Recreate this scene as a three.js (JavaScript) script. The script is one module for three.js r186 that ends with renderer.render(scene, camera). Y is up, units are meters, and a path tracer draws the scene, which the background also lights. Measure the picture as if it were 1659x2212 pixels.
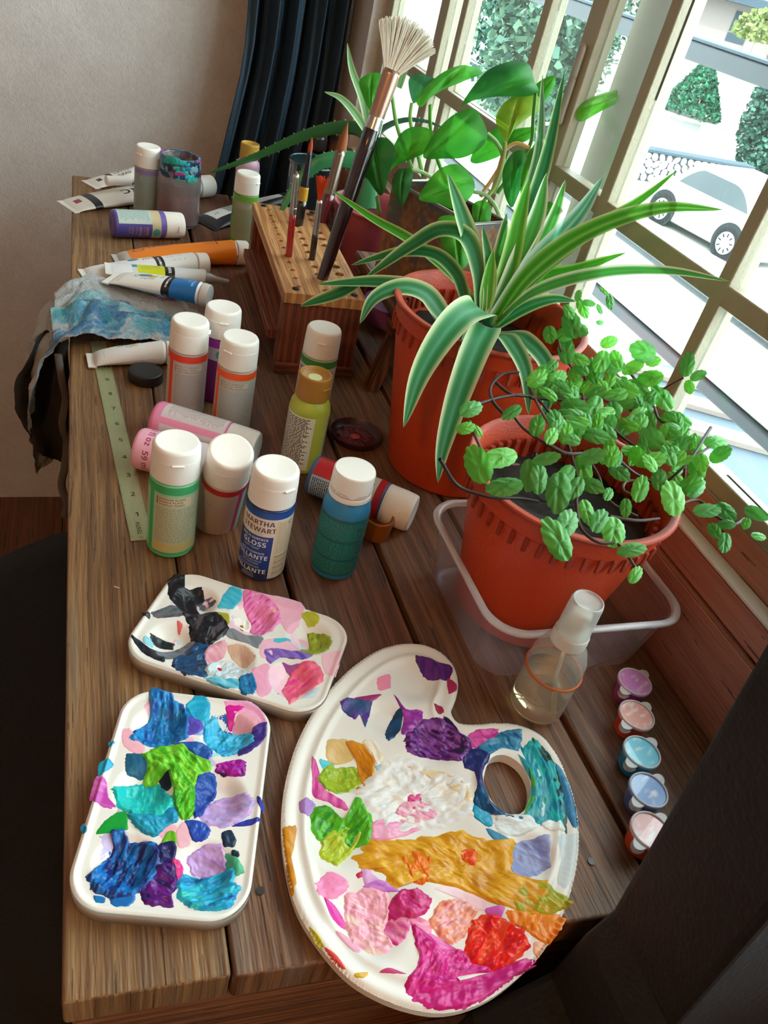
import * as THREE from 'three';
import { RoundedBoxGeometry } from 'three/addons/geometries/RoundedBoxGeometry.js';
import { mergeGeometries, mergeVertices } from 'three/addons/utils/BufferGeometryUtils.js';
import { ImprovedNoise } from 'three/addons/math/ImprovedNoise.js';

// ---------------------------------------------------------------- camera, sky, sun, exposure
const scene = new THREE.Scene();
const TY = 0.74;                                     // height of the table top
const FOCAL = 1693.66, YAW = 0.455831, PITCH = 0.632904, ROLL = -0.268037;
const EYE = new THREE.Vector3(0.0135, TY + 0.3988, 0.1537);
const camera = new THREE.PerspectiveCamera(66.291, 1659 / 2212, 0.01, 200);
const cy_ = Math.cos(YAW), sy_ = Math.sin(YAW), cp_ = Math.cos(PITCH), sp_ = Math.sin(PITCH), cr_ = Math.cos(ROLL), sr_ = Math.sin(ROLL);
// rows of the world-to-camera turn: right, up, back
const m1 = [[cy_, 0, sy_], [-sp_ * -sy_, cp_, -sp_ * cy_], [cp_ * -sy_, sp_, cp_ * cy_]];
const RIGHT = new THREE.Vector3(...[0, 1, 2].map((k) => cr_ * m1[0][k] - sr_ * m1[1][k]));
const UPV = new THREE.Vector3(...[0, 1, 2].map((k) => sr_ * m1[0][k] + cr_ * m1[1][k]));
const BACK = new THREE.Vector3(...m1[2]);
camera.position.copy(EYE);
camera.quaternion.setFromRotationMatrix(new THREE.Matrix4().makeBasis(RIGHT, UPV, BACK));
scene.add(camera);
scene.background = new THREE.Color().setRGB(0.86, 0.97, 1.0);
scene.backgroundIntensity = 9;
const sun = new THREE.DirectionalLight(0xfff3e2, 2.5);
sun.name = 'sun'; sun.position.set(-9, 16, 5); sun.target.position.set(4, 0, -6);
sun.castShadow = true; sun.shadow.mapSize.set(2048, 2048); sun.shadow.radius = 3;
Object.assign(sun.shadow.camera, { left: -22, right: 22, top: 22, bottom: -22, near: 1, far: 60 });
scene.add(sun, sun.target);
const renderer = new THREE.WebGLRenderer({ antialias: true });
renderer.toneMapping = THREE.LinearToneMapping;
renderer.toneMappingExposure = 1.15;
renderer.shadowMap.enabled = true;
renderer.shadowMap.type = THREE.PCFSoftShadowMap;

// ---------------------------------------------------------------- helpers
const V = (x, y, z) => new THREE.Vector3(x, y, z);
function ray(px, py) {                               // direction of a photo pixel
  const a = (px - 829.5) / FOCAL, b = -(py - 1106) / FOCAL;
  return V(0, 0, 0).addScaledVector(RIGHT, a).addScaledVector(UPV, b).addScaledVector(BACK, -1);
}
const along = (px, py, d) => EYE.clone().addScaledVector(ray(px, py).normalize(), d);
const P = (px, py, h = 0) => { const d = ray(px, py); return EYE.clone().addScaledVector(d, (TY + h - EYE.y) / d.y); };   // meets a level plane h above the table
const PX = (px, py, X) => { const d = ray(px, py); return EYE.clone().addScaledVector(d, (X - EYE.x) / d.x); };
const PZ = (px, py, Z) => { const d = ray(px, py); return EYE.clone().addScaledVector(d, (Z - EYE.z) / d.z); };
const PG = (px, py, Y) => { const d = ray(px, py); return EYE.clone().addScaledVector(d, (Y - EYE.y) / d.y); };
const crop = (ox, oy, s) => (x, y) => [ox + s * x, oy + s * y];
function rng(a) { return () => { a |= 0; a = a + 0x6D2B79F5 | 0; let t = Math.imul(a ^ a >>> 15, 1 | a); t = t + Math.imul(t ^ t >>> 7, 61 | t) ^ t; return ((t ^ t >>> 14) >>> 0) / 4294967296; }; }
const R = rng(20240611);
const rr = (a, b) => a + (b - a) * R();
const perlin = new ImprovedNoise();
const fbm = (x, y, z = 0.37, o = 4) => { let s = 0, a = 0.5; for (let i = 0; i < o; i++) { s += a * perlin.noise(x, y, z + i * 7.1); x *= 2.03; y *= 2.03; a *= 0.5; } return s; };
const sstep = (a, b, x) => { const t = Math.min(1, Math.max(0, (x - a) / (b - a))); return t * t * (3 - 2 * t); };
const lerp = (a, b, t) => a + (b - a) * t;
const C = (c) => new THREE.Color(c);
const taken = {};
function numbered(n) { if (!(n in taken)) { taken[n] = 0; return n; } taken[n]++; return n + '_' + String(taken[n]).padStart(3, '0'); }
function mesh(name, geo, mat, parent, label) {
  const m = new THREE.Mesh(geo, mat); m.name = parent === scene ? numbered(name) : name; m.castShadow = m.receiveShadow = true;
  if (label) m.userData.label = label;
  parent.add(m); return m;
}
function thing(name, label, category, pos, group) {
  const g = new THREE.Group(); g.name = numbered(name); if (pos) g.position.copy(pos);
  g.userData = { label, category }; if (group) g.userData.group = group;
  scene.add(g); return g;
}
function struct(name, label) { const g = new THREE.Group(); g.name = numbered(name); g.userData = { label, kind: 'structure', category: name.split('_')[0] }; scene.add(g); return g; }
const std = (c, rough = 0.6, o = {}) => new THREE.MeshPhysicalMaterial({ color: c, roughness: rough, ...o });
function rbox(w, h, d, b = 0.002, seg = 2) { return new RoundedBoxGeometry(w, h, d, seg, Math.min(b, w / 2.01, h / 2.01, d / 2.01)); }
function boxAt(x0, x1, y0, y1, z0, z1, b = 0) {
  const g = b ? rbox(x1 - x0, y1 - y0, z1 - z0, b) : new THREE.BoxGeometry(x1 - x0, y1 - y0, z1 - z0);
  return g.translate((x0 + x1) / 2, (y0 + y1) / 2, (z0 + z1) / 2);
}
function metreUV(g, grain = 2, du = 0, dv = 0) {     // uv in metres, v along the grain axis
  const p = g.attributes.position, n = g.attributes.normal, uv = new Float32Array(p.count * 2);
  for (let i = 0; i < p.count; i++) {
    const c = [p.getX(i), p.getY(i), p.getZ(i)], a = [Math.abs(n.getX(i)), Math.abs(n.getY(i)), Math.abs(n.getZ(i))];
    const k = a.indexOf(Math.max(...a)), rest = [0, 1, 2].filter((q) => q !== k);
    const v = rest.includes(grain) ? grain : rest[1], u = rest.find((q) => q !== v);
    uv[2 * i] = c[u] + du; uv[2 * i + 1] = c[v] + dv;
  }
  g.setAttribute('uv', new THREE.BufferAttribute(uv, 2)); return g;
}
const lathe = (pts, seg = 40) => new THREE.LatheGeometry(pts.map(([r, y]) => new THREE.Vector2(Math.max(r, 1e-5), y)), seg);
function tubeGeo(pts, r0, r1 = r0, seg = 24, rad = 8) {  // round bar along a smooth path, tapering
  const curve = pts.getPointAt ? pts : new THREE.CatmullRomCurve3(pts);
  const g = new THREE.TubeGeometry(curve, seg, 1, rad, false), p = g.attributes.position;
  for (let i = 0; i <= seg; i++) { const c = curve.getPointAt(i / seg), r = lerp(r0, r1, i / seg); for (let j = 0; j <= rad; j++) { const k = i * (rad + 1) + j; p.setXYZ(k, c.x + (p.getX(k) - c.x) * r, c.y + (p.getY(k) - c.y) * r, c.z + (p.getZ(k) - c.z) * r); } }
  return g;
}
function orient(o, pos, axis, face) {                // local y along axis, local z towards face
  const y = axis.clone().normalize(), z = face.clone().addScaledVector(y, -face.dot(y)).normalize(), x = y.clone().cross(z);
  o.position.copy(pos); o.quaternion.setFromRotationMatrix(new THREE.Matrix4().makeBasis(x, y, z)); return o;
}
function canvasTex(w, h, draw, repeat) {
  const c = document.createElement('canvas'); c.width = w; c.height = h; const g = c.getContext('2d'); draw(g, w, h);
  const t = new THREE.CanvasTexture(c); t.colorSpace = THREE.SRGBColorSpace; t.anisotropy = 8;
  if (repeat) { t.wrapS = t.wrapT = THREE.RepeatWrapping; t.repeat.set(...repeat); } return t;
}
// noise that repeats over px by py cells
function tileNoise(px, py, seed) {
  const q = rng(seed), v = Array.from({ length: px * py }, q);
  return (x, y) => { const xi = Math.floor(x), yi = Math.floor(y), fx = x - xi, fy = y - yi, a = ((xi % px) + px) % px, b = (a + 1) % px, c = ((yi % py) + py) % py, d = (c + 1) % py; const sx = fx * fx * (3 - 2 * fx), sy = fy * fy * (3 - 2 * fy); return lerp(lerp(v[c * px + a], v[c * px + b], sx), lerp(v[d * px + a], v[d * px + b], sx), sy); };
}
function dataTex(w, h, fn, srgb, repeat) {
  const d = new Uint8Array(w * h * 4);
  for (let j = 0; j < h; j++) for (let i = 0; i < w; i++) { const c = fn(i / w, j / h), k = 4 * (j * w + i); d[k] = c[0]; d[k + 1] = c[1]; d[k + 2] = c[2]; d[k + 3] = 255; }
  const t = new THREE.DataTexture(d, w, h); t.magFilter = t.minFilter = THREE.LinearFilter; t.wrapS = t.wrapT = THREE.RepeatWrapping;
  if (srgb) t.colorSpace = THREE.SRGBColorSpace; if (repeat) t.repeat.set(...repeat); t.needsUpdate = true; return t;
}
const mixc = (a, b, t) => [0, 1, 2].map((k) => a[k] + (b[k] - a[k]) * Math.min(1, Math.max(0, t)));
function woodTex(seed, dark, light, grey, greyAmount, su, sv, rings = 0) {
  const n1 = tileNoise(48, 6, seed), n2 = tileNoise(128, 10, seed + 1), n3 = tileNoise(5, 4, seed + 2), n4 = tileNoise(200, 40, seed + 3), n5 = tileNoise(9, 3, seed + 4);
  return dataTex(384, 768, (u, v) => {
    const warp = n3(u * 5, v * 4) * 0.05;
    let g = 0.5 * n1((u + warp) * 48, v * 6) + 0.3 * n2((u + warp) * 128, v * 10) + 0.2 * n4(u * 200, v * 40);
    if (rings) g = 0.45 * g + 0.55 * Math.pow(0.5 + 0.5 * Math.sin((u + warp * 1.5 + 0.03 * n5(u * 9, v * 3)) * rings * 6.2832), 1.5);
    let c = mixc(dark, light, sstep(0.2, 0.8, g));
    const w = sstep(0.52, 0.8, n5(u * 9, v * 3) * 0.6 + n3(u * 5 + 2, v * 4 + 1) * 0.4) * greyAmount; c = mixc(c, grey, w * (0.5 + 0.5 * g));
    if (n2((u + warp) * 128 + 31, v * 10 + 5) > 0.84 && n4(u * 200, v * 40) > 0.42) c = c.map((k) => k * 0.55);
    return c;
  }, true, [1 / su, 1 / sv]);
}
const bumpGrain = (() => { const a = tileNoise(90, 8, 71), b = tileNoise(180, 60, 72); return dataTex(384, 768, (u, v) => { const g = 255 * (0.65 * a(u * 90, v * 8) + 0.35 * b(u * 180, v * 60)); return [g, g, g]; }, false, [1 / 0.11, 1 / 0.5]); })();
const bumpFine = (() => { const a = tileNoise(128, 128, 75), b = tileNoise(40, 40, 76); return dataTex(512, 512, (u, v) => { const g = 255 * (0.6 * a(u * 128, v * 128) + 0.4 * b(u * 40, v * 40)); return [g, g, g]; }, false, [1 / 0.2, 1 / 0.2]); })();
const woodMat = (seed, dark, light, grey, ga, rough = 0.55, su = 0.11, sv = 0.5, rings = 0) => std(0xffffff, rough, { map: woodTex(seed, dark, light, grey, ga, su, sv, rings), bumpMap: bumpGrain, bumpScale: 0.0006 });
const towardsEye = (p) => EYE.clone().sub(p);

// ---------------------------------------------------------------- room shell
const WX = 0.42, WZ = -1.31, ZF = 2.6, XL = -2.6, HC = 2.55, SILL = 0.862, WTOP = 2.1, WZ0 = -1.16, WZ1 = 0.75;
const plaster = (() => { const a = tileNoise(24, 24, 91), b = tileNoise(150, 150, 92); return dataTex(512, 512, (u, v) => { const g = 0.5 * a(u * 24, v * 24) + 0.5 * b(u * 150, v * 150); return mixc([190, 184, 180], [206, 201, 198], g); }, true, [1 / 0.7, 1 / 0.7]); })();
const wallMat = std(0xffffff, 0.9, { map: plaster, bumpMap: bumpFine, bumpScale: 0.0006 });
const panelMat = woodMat(311, [178, 122, 102], [196, 142, 120], [184, 134, 114], 0.3, 0.5, 0.3, 0.8);
const frameMat = std(0xa8a28c, 0.5, { bumpMap: bumpFine, bumpScale: 0.0003 });
const wb = struct('wall_back', 'pale plaster wall behind the table');
mesh('plaster', metreUV(boxAt(XL - 0.12, WX + 0.12, -0.1, HC, WZ - 0.12, WZ), 1), wallMat, wb);
const wl = struct('wall_left', 'pale plaster wall on the far side of the room');
mesh('plaster', metreUV(boxAt(XL - 0.12, XL, -0.1, HC, WZ, ZF), 1), wallMat, wl);
const wf = struct('wall_front', 'pale plaster wall behind the photographer');
mesh('plaster', metreUV(boxAt(XL - 0.12, WX + 0.12, -0.1, HC, ZF, ZF + 0.12), 1), wallMat, wf);
const wr = struct('wall_right', 'wall with the window beside the table');
mesh('plaster', metreUV(mergeGeometries([boxAt(WX + 0.02, WX + 0.055, 0, SILL - 0.033, WZ, ZF), boxAt(WX, WX + 0.12, WTOP, HC, WZ, ZF), boxAt(WX, WX + 0.12, SILL - 0.03, WTOP, WZ, WZ0), boxAt(WX, WX + 0.12, SILL - 0.03, WTOP, WZ1, ZF)]), 1), wallMat, wr);
mesh('wood_panel', metreUV(boxAt(WX, WX + 0.02, 0, 0.806, WZ, ZF, 0.002), 2), panelMat, wr, 'reddish brown panel below the window');
mesh('sill_rail', metreUV(boxAt(WX + 0.004, WX + 0.02, 0.8075, 0.832, WZ0, WZ1, 0.002), 2), panelMat, wr, 'brown window rail');
const ceil = struct('ceiling', 'white ceiling');
mesh('plaster', metreUV(boxAt(XL - 0.12, WX + 0.12, HC, HC + 0.15, WZ - 0.12, ZF + 0.12), 2), wallMat, ceil);
mesh('eave', boxAt(WX + 0.12, WX + 0.85, HC - 0.02, HC + 0.1, WZ - 3, ZF + 2), std(0xd0ccc4, 0.8), ceil);  // unseen overhang added to keep the sun off the window
const fl = struct('floor', 'reddish brown floor');
const floorMat = woodMat(401, [84, 50, 36], [118, 74, 52], [96, 70, 56], 0.35, 0.45, 0.4, 1.2);
for (let i = 0; i < 20; i++) mesh('floorboard', metreUV(boxAt(XL + 0.151 * i, XL + 0.151 * i + 0.1495, -0.02, 0, WZ, ZF, 0.002), 2, 0.37 * i, 0.71 * i), floorMat, fl);
mesh('subfloor', boxAt(XL - 0.12, WX + 0.12, -0.1, -0.021, WZ - 0.05, ZF + 0.12), std(0x2a1c14, 0.9), fl);

// window: slim square bars, panes, sill track
const win = struct('window_1', 'white steel casement window with slim bars beside the table');
const bx = [0.44, 0.458];
function bar(name, z0, z1, y0 = SILL, y1 = WTOP, x0 = bx[0], x1 = bx[1], mat = frameMat) { return mesh(name, metreUV(boxAt(x0, x1, y0, y1, z0, z1, 0.0015), 1), mat, win); }
const bars = [[-0.292, -0.279], [-0.468, -0.454], [-0.583, -0.557], [-0.673, -0.658], [-0.876, -0.86], [-0.944, -0.918], [-1.16, -1.13], [-0.112, -0.098], [0.068, 0.082], [0.248, 0.262], [0.428, 0.442], [0.72, 0.75]];
for (const [a, b] of bars) bar('stile', a, b);
bar('stile', -1.02, -1.005, SILL, WTOP, 0.47, 0.485, std(0x3a4450, 0.5));
bar('post', -0.563, -0.506, SILL - 0.03, WTOP, 0.474, 0.5, std(0xb9bdb6, 0.6));
for (const [y0, y1] of [[0.972, 0.987], [1.32, 1.335], [1.68, 1.695], [SILL, SILL + 0.014], [WTOP - 0.03, WTOP]]) bar('glazing_bar', -1.15, 0.74, y0, y1, bx[0] + 0.0004, bx[1] - 0.0004);
const track = mesh('sill_track', boxAt(0.424, 0.4372, 0.8322, 0.8352, WZ0, WZ1, 0.001), std(0xf2f2ee, 0.35), win, 'thin white track along the sill');
mesh('sill_board', metreUV(boxAt(0.437, 0.4395, 0.835, SILL, WZ0, WZ1), 2), panelMat, win, 'brown rail under the panes');
mesh('outer_sill', boxAt(0.4397, 0.47, 0.83, SILL - 0.001, WZ0 - 0.1, WZ1 + 0.1, 0.002), std(0xe9ebe8, 0.7), win, 'white outer sill');
const glassPane = new THREE.MeshPhysicalMaterial({ color: 0xf6fbfa, transmission: 1, thickness: 0, roughness: 0, ior: 1.5 });
const zs = bars.map((b) => b).sort((a, b) => a[0] - b[0]), ys = [[SILL + 0.014, 0.972], [0.987, 1.32], [1.335, 1.68], [1.695, WTOP - 0.03]];
for (let i = 0; i + 1 < zs.length; i++) for (const [y0, y1] of ys) mesh('pane', boxAt(0.448, 0.4505, y0, y1, zs[i][1], zs[i + 1][0]), glassPane, win);
{ // hinge on the casement stile
  const a = PX(1255, 92, 0.436), b = PX(1209, 270, 0.436), hm = std(0xa9a79c, 0.4, { metalness: 0.4 }), pts = [];
  for (let i = 0; i <= 6; i++) pts.push([0.0042, 0]);
  const L = a.y - b.y, z = (a.z + b.z) / 2;
  mesh('hinge_barrel', lathe([[0, 0], [0.0038, 0], [0.0042, 0.001], [0.0042, L * 0.58], [0.0036, L * 0.585], [0.0036, L * 0.6], [0.0042, L * 0.605], [0.0042, L * 0.95], [0.003, L], [0, L]], 20).translate(0.4375, b.y, z), hm, win, 'grey barrel hinge');
}

// ---------------------------------------------------------------- outside
const GY = -3;
const ext = { white: std(0xb9bab6, 0.85), concrete: std(0x9a9a97, 0.9), dark: std(0x10161a, 0.7), steel: std(0x2a3338, 0.6), slate: std(0x33444f, 0.8), pink: std(0x6a4854, 0.8), stone: std(0x8d8c88, 0.95), mortar: std(0x333b40, 0.95) };
{ const g = new THREE.Group(); g.name = 'ground'; g.userData = { label: 'pale concrete street and yard outside', kind: 'structure', category: 'ground' }; scene.add(g); mesh('paving', boxAt(0.9, 90, GY - 0.3, GY, -90, 40), ext.concrete, g); }
{ // veranda railing just beyond the window
  const t = thing('veranda_railing', 'steel veranda railing with a dark top rail and a pale board outside the window', 'railing', V(1.2, GY, -2));
  const L = (n, x0, x1, y0, y1, z0, z1, m) => mesh(n, boxAt(x0 - 1.2, x1 - 1.2, y0 - GY, y1 - GY, z0 + 2, z1 + 2, 0.004), m, t);
  L('top_rail', 1.2, 1.25, 1.04, 1.075, -6, 3, ext.steel); L('rail_cap', 1.195, 1.255, 1.076, 1.081, -6, 3, ext.slate);
  L('kick_board', 1.2, 1.23, 0.545, 0.665, -6, 3, ext.white); L('lower_rail', 1.19, 1.24, 0.518, 0.543, -6, 3, ext.steel); L('board_edge', 1.195, 1.235, 0.666, 0.676, -6, 3, ext.steel);
  for (const z of [-5.9, 2.9]) L('post', 1.2, 1.25, GY, 1.04, z, z + 0.05, ext.steel);
}
function leafCloud(name, label, cat, pos, shapeFn, n, size, cols, group) {
  const t = thing(name, label, cat, pos, group), geo = [], q = rng(Math.round(1000 * (pos.x * 3 + pos.z * 7)));
  const base = new THREE.PlaneGeometry(1, 0.6, 1, 1); const c = new THREE.Color();
  for (let i = 0; i < n; i++) {
    const p = shapeFn(q), g = base.clone(), s = size * (0.6 + 0.8 * q());
    g.scale(s, s, s); g.rotateX(q() * 6.3); g.rotateY(q() * 6.3); g.rotateZ(q() * 6.3); g.translate(p.x, p.y, p.z);
    c.set(cols[Math.floor(q() * cols.length)]); const a = new Float32Array(12); for (let k = 0; k < 4; k++) { a[3 * k] = c.r; a[3 * k + 1] = c.g; a[3 * k + 2] = c.b; }
    g.setAttribute('color', new THREE.BufferAttribute(a, 3)); geo.push(g);
  }
  const f = mesh('foliage', mergeGeometries(geo), new THREE.MeshPhysicalMaterial({ vertexColors: true, roughness: 0.8, side: THREE.DoubleSide }), t); f.userData.kind = 'stuff';
  return t;
}
const ball = (q) => { const u = q() * 2 - 1, a = q() * 6.283, r = Math.pow(q(), 0.25), s = Math.sqrt(1 - u * u); return V(r * s * Math.cos(a), r * u, r * s * Math.sin(a)); };
{
  const trunk = (t, h, r) => mesh('trunk', lathe([[r, 0], [r * 0.7, h]], 10), std(0x5a4a3a, 0.9), t);
  const bushes = ['#254a3f', '#2f5a4c', '#1c3e34', '#3f6e5e'];
  let b = PG(1628, 395, GY); b = EYE.clone().add(b.sub(EYE).multiplyScalar(1.0));
  let t = leafCloud('rounded_conifer', 'large rounded blue green conifer beside the stone wall', 'tree', V(b.x - 0.1, GY, b.z), (q) => { const p = ball(q); return V(p.x * 1.15, 2.05 + p.y * 2.0, p.z * 1.15); }, 5200, 0.13, bushes); trunk(t, 1.2, 0.12);
  const w0 = along(1487, 247, 30), fy = w0.y - GY;
  t = leafCloud('cone_shrub', 'bright green cone shaped shrub on a pale pillar across the street', 'shrub', V(w0.x, GY, w0.z), (q) => { const k = Math.sqrt(q()), a = q() * 6.283, r = k * 1.0; return V(r * Math.cos(a), fy + 1.65 * (1 - k) + 0.12 * q(), r * Math.sin(a)); }, 2600, 0.11, ['#155038', '#1e6244', '#0f4030', '#2c7452']); trunk(t, fy + 0.3, 0.12);
  mesh('planter_pillar', boxAt(-0.36, 0.36, 0, fy - 0.1, -0.36, 0.36, 0.02), ext.white, t, 'pale square pillar'); mesh('pillar_cap', boxAt(-0.9, 0.9, fy - 0.1, fy, -0.9, 0.9, 0.02), ext.white, t);
  for (const [px, dd, s, lab] of [[1095, 24, 1.0, 'tall pale green tree behind the casement stile beyond the veranda'], [1150, 18, 0.8, 'leafy green tree across the street behind the pothos leaves'], [1200, 31, 1.2, 'pale green tree beyond the hinge side of the casement']]) { const g0 = along(px, 200, dd); t = leafCloud('street_tree', lab, 'tree', V(g0.x, GY, g0.z), (q) => { const p = ball(q); return V(p.x * 1.5 * s, 3.4 + p.y * 3.0 * s, p.z * 1.5 * s); }, 4200, 0.15, ['#34584a', '#466a54', '#2a4c40', '#587a62'], 'street trees'); trunk(t, 2.6, 0.14); }
  const y0 = along(1640, 90, 16); t = leafCloud('yucca', 'small yellow green yucca on the wall of the house opposite', 'plant', V(y0.x, y0.y - 0.35, y0.z), (q) => { const p = ball(q); return V(p.x * 0.5, 0.35 + Math.abs(p.y) * 0.45, p.z * 0.5); }, 900, 0.07, ['#6a7440', '#5a6a34']); 
}
{ // stone retaining wall
  const a = PG(1365, 388, GY), b = PG(1600, 424, GY), dir = b.clone().sub(a), L = dir.length(); dir.normalize();
  const t = thing('stone_wall', 'low rubble stone wall across the street', 'wall', a); t.rotation.y = Math.atan2(-dir.z, dir.x);
  mesh('mortar', boxAt(0, L, 0, 0.74, -0.3, -0.06), ext.mortar, t); mesh('coping', boxAt(-0.05, L + 0.05, 0.74, 0.82, -0.4, 0.02, 0.02), ext.slate, t);
  const sg = new THREE.IcosahedronGeometry(0.13, 1), q = rng(55), tone = [std(0xd8d5ce, 0.95), std(0xc6c4be, 0.95), std(0xe2dfd8, 0.95)];
  for (let j = 0; j < 4; j++) for (let i = 0; i < Math.floor(L / 0.25); i++) { const s = mesh('stone', sg, tone[Math.floor(q() * 3)], t); s.position.set(0.13 + i * 0.25 + (j % 2) * 0.12, 0.1 + j * 0.18, -0.07); s.scale.set(0.85 + 0.3 * q(), 0.62 + 0.25 * q(), 0.6); s.rotation.z = q() * 6.3; }
}
{ // house opposite
  const c = along(1570, 300, 38), t = thing('house_opposite', 'pale house with a dark eave and a diamond window across the street', 'house', V(c.x, GY, c.z)); t.lookAt(EYE.x, GY, EYE.z);
  mesh('wall', boxAt(-6, 6, 0, 6.2, -4, 0), std(0x8a807c, 0.9), t); mesh('eave', boxAt(-6.5, 2.2, 4.4, 4.7, -4, 1.0, 0.03), ext.slate, t);
  const d = new THREE.BoxGeometry(0.9, 0.9, 0.1).rotateZ(Math.PI / 4).scale(0.75, 1, 1).translate(0.6, 3.1, 0.06); mesh('diamond_window', d, std(0x2c2822, 0.8), t);
  for (let i = -1; i <= 1; i += 2) mesh('window_bar', new THREE.BoxGeometry(0.95, 0.05, 0.05).rotateZ(i * Math.PI / 4).translate(0.6, 3.1, 0.13), ext.white, t);
  mesh('window', boxAt(-1.6, -0.9, 3.2, 4.2, -0.02, 0.03), ext.slate, t); mesh('shutter', boxAt(-0.85, -0.55, 3.0, 4.2, 0, 0.06), ext.white, t);
  mesh('upper_storey', boxAt(-9, 9, 6.2, 12, -6, -1), std(0x9a9a98, 0.9), t); mesh('pipe', boxAt(-0.06, 0.06, 5, 9, -1, -0.9), ext.slate, t);
}
{ // parked car
  const b = PG(1548, 556, GY), a = PG(1412, 480, GY), dir = b.clone().sub(a).normalize();
  const t = thing('parked_car', 'white hatchback parked on the street outside', 'car', V((a.x + b.x) / 2, GY, (a.z + b.z) / 2)); t.rotation.y = Math.atan2(-dir.z, dir.x);
  const WB = a.distanceTo(b), k = WB / 2.4, s = new THREE.Shape();
  s.moveTo(-1.95 * k, 0.22); s.lineTo(1.8 * k, 0.22); s.quadraticCurveTo(1.95 * k, 0.5, 1.85 * k, 0.8); s.lineTo(1.6 * k, 0.95); s.quadraticCurveTo(1.2 * k, 1.42, 0.7 * k, 1.45); s.lineTo(-0.3 * k, 1.45); s.quadraticCurveTo(-0.7 * k, 1.4, -1.15 * k, 0.96); s.lineTo(-1.85 * k, 0.8); s.quadraticCurveTo(-2.05 * k, 0.5, -1.95 * k, 0.22);
  const body = new THREE.ExtrudeGeometry(s, { depth: 1.35, bevelEnabled: true, bevelSize: 0.08, bevelThickness: 0.12, bevelSegments: 3, curveSegments: 10 }); body.translate(0, 0, -1.55);
  mesh('body', body, std(0xa9acae, 0.4, { clearcoat: 0.4 }), t);
  const w = new THREE.Shape(); w.moveTo(-1.0 * k, 0.98); w.lineTo(1.4 * k, 0.98); w.quadraticCurveTo(1.1 * k, 1.36, 0.7 * k, 1.38); w.lineTo(-0.3 * k, 1.38); w.quadraticCurveTo(-0.6 * k, 1.34, -1.0 * k, 0.98);
  mesh('side_window', new THREE.ExtrudeGeometry(w, { depth: 0.02, bevelEnabled: false }).translate(0, 0, -0.09), std(0x4a5458, 0.3), t);
  for (const x of [-WB / 2, WB / 2]) {
    mesh('wheel_arch', new THREE.CylinderGeometry(0.39, 0.39, 0.03, 28).rotateX(Math.PI / 2).translate(x, 0.33, -0.075), std(0x1c2428, 0.8), t);
    const wh = mesh('wheel', new THREE.CylinderGeometry(0.31, 0.31, 0.2, 28).rotateX(Math.PI / 2).translate(x, 0.31, -0.15), std(0x10161a, 0.8), t);
    mesh('hubcap', new THREE.CylinderGeometry(0.23, 0.23, 0.03, 28).rotateX(Math.PI / 2).translate(x, 0.31, -0.05), std(0x8a8d8e, 0.4), wh);
    for (let i = 0; i < 9; i++) mesh('slot', new THREE.BoxGeometry(0.02, 0.07, 0.01).translate(0, 0.16, 0).rotateZ(i * 0.698).translate(x, 0.31, -0.03), ext.dark, wh);
  }
}
{ // white picket fence lower down in the yard
  const a = PG(1310, 655, GY), b = PG(1655, 870, GY), dir = b.clone().sub(a), L = dir.length(); dir.normalize();
  const t = thing('picket_fence', 'low white picket fence with pink posts in the yard below', 'fence', a); t.rotation.y = Math.atan2(-dir.z, dir.x);
  const n = Math.floor(L / 0.16), pg = boxAt(-0.055, 0.055, 0.05, 1.1, -0.012, 0.012), gap = boxAt(0, L, 0.05, 1.05, -0.04, -0.03);
  mesh('rail', boxAt(0, L, 0.2, 0.28, -0.06, -0.02), std(0x3a3436, 0.9), t); mesh('rail', boxAt(0, L, 0.85, 0.93, -0.06, -0.02), std(0x3a3436, 0.9), t); mesh('backing', gap, std(0x4a4244, 0.9), t);
  for (let i = 0; i < n; i++) { const p = mesh(i % 11 === 6 ? 'post' : 'picket', pg, i % 11 === 6 ? ext.pink : ext.white, t); p.position.x = 0.08 + i * 0.16; }
}
{ // pale work table with offcuts in the yard
  const c = PG(1545, 945, -0.5), t = thing('yard_table', 'pale blue metal table with timber offcuts below the window', 'table', V(c.x, GY, c.z));
  mesh('top', boxAt(-0.55, 0.75, 2.45, 2.5, -0.75, 0.6, 0.01), std(0x3c4c56, 0.6), t);
  for (const [x, z] of [[-0.5, -0.7], [0.65, -0.7], [-0.5, 0.55], [0.65, 0.55]]) mesh('leg', boxAt(x, x + 0.05, 0, 2.45, z, z + 0.05), ext.steel, t);
  const tb = [[0.28, -0.2, 0.5], [0.28, 0.12, 0.5], [0.28, -0.5, 0.5]];
  tb.forEach(([x, z, a], i) => { const o = thing('timber_offcut', 'whitish timber offcut lying on the pale yard table', 'timber', V(c.x + x, -0.5 + 0.0, c.z + z), 'timber offcuts on the yard table'); mesh('plank', rbox(0.12, 0.03, 0.95, 0.004).translate(0, 0.015, 0), std(0x8a7f76, 0.9), o); o.rotation.y = a + 0.6; });
}
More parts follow.
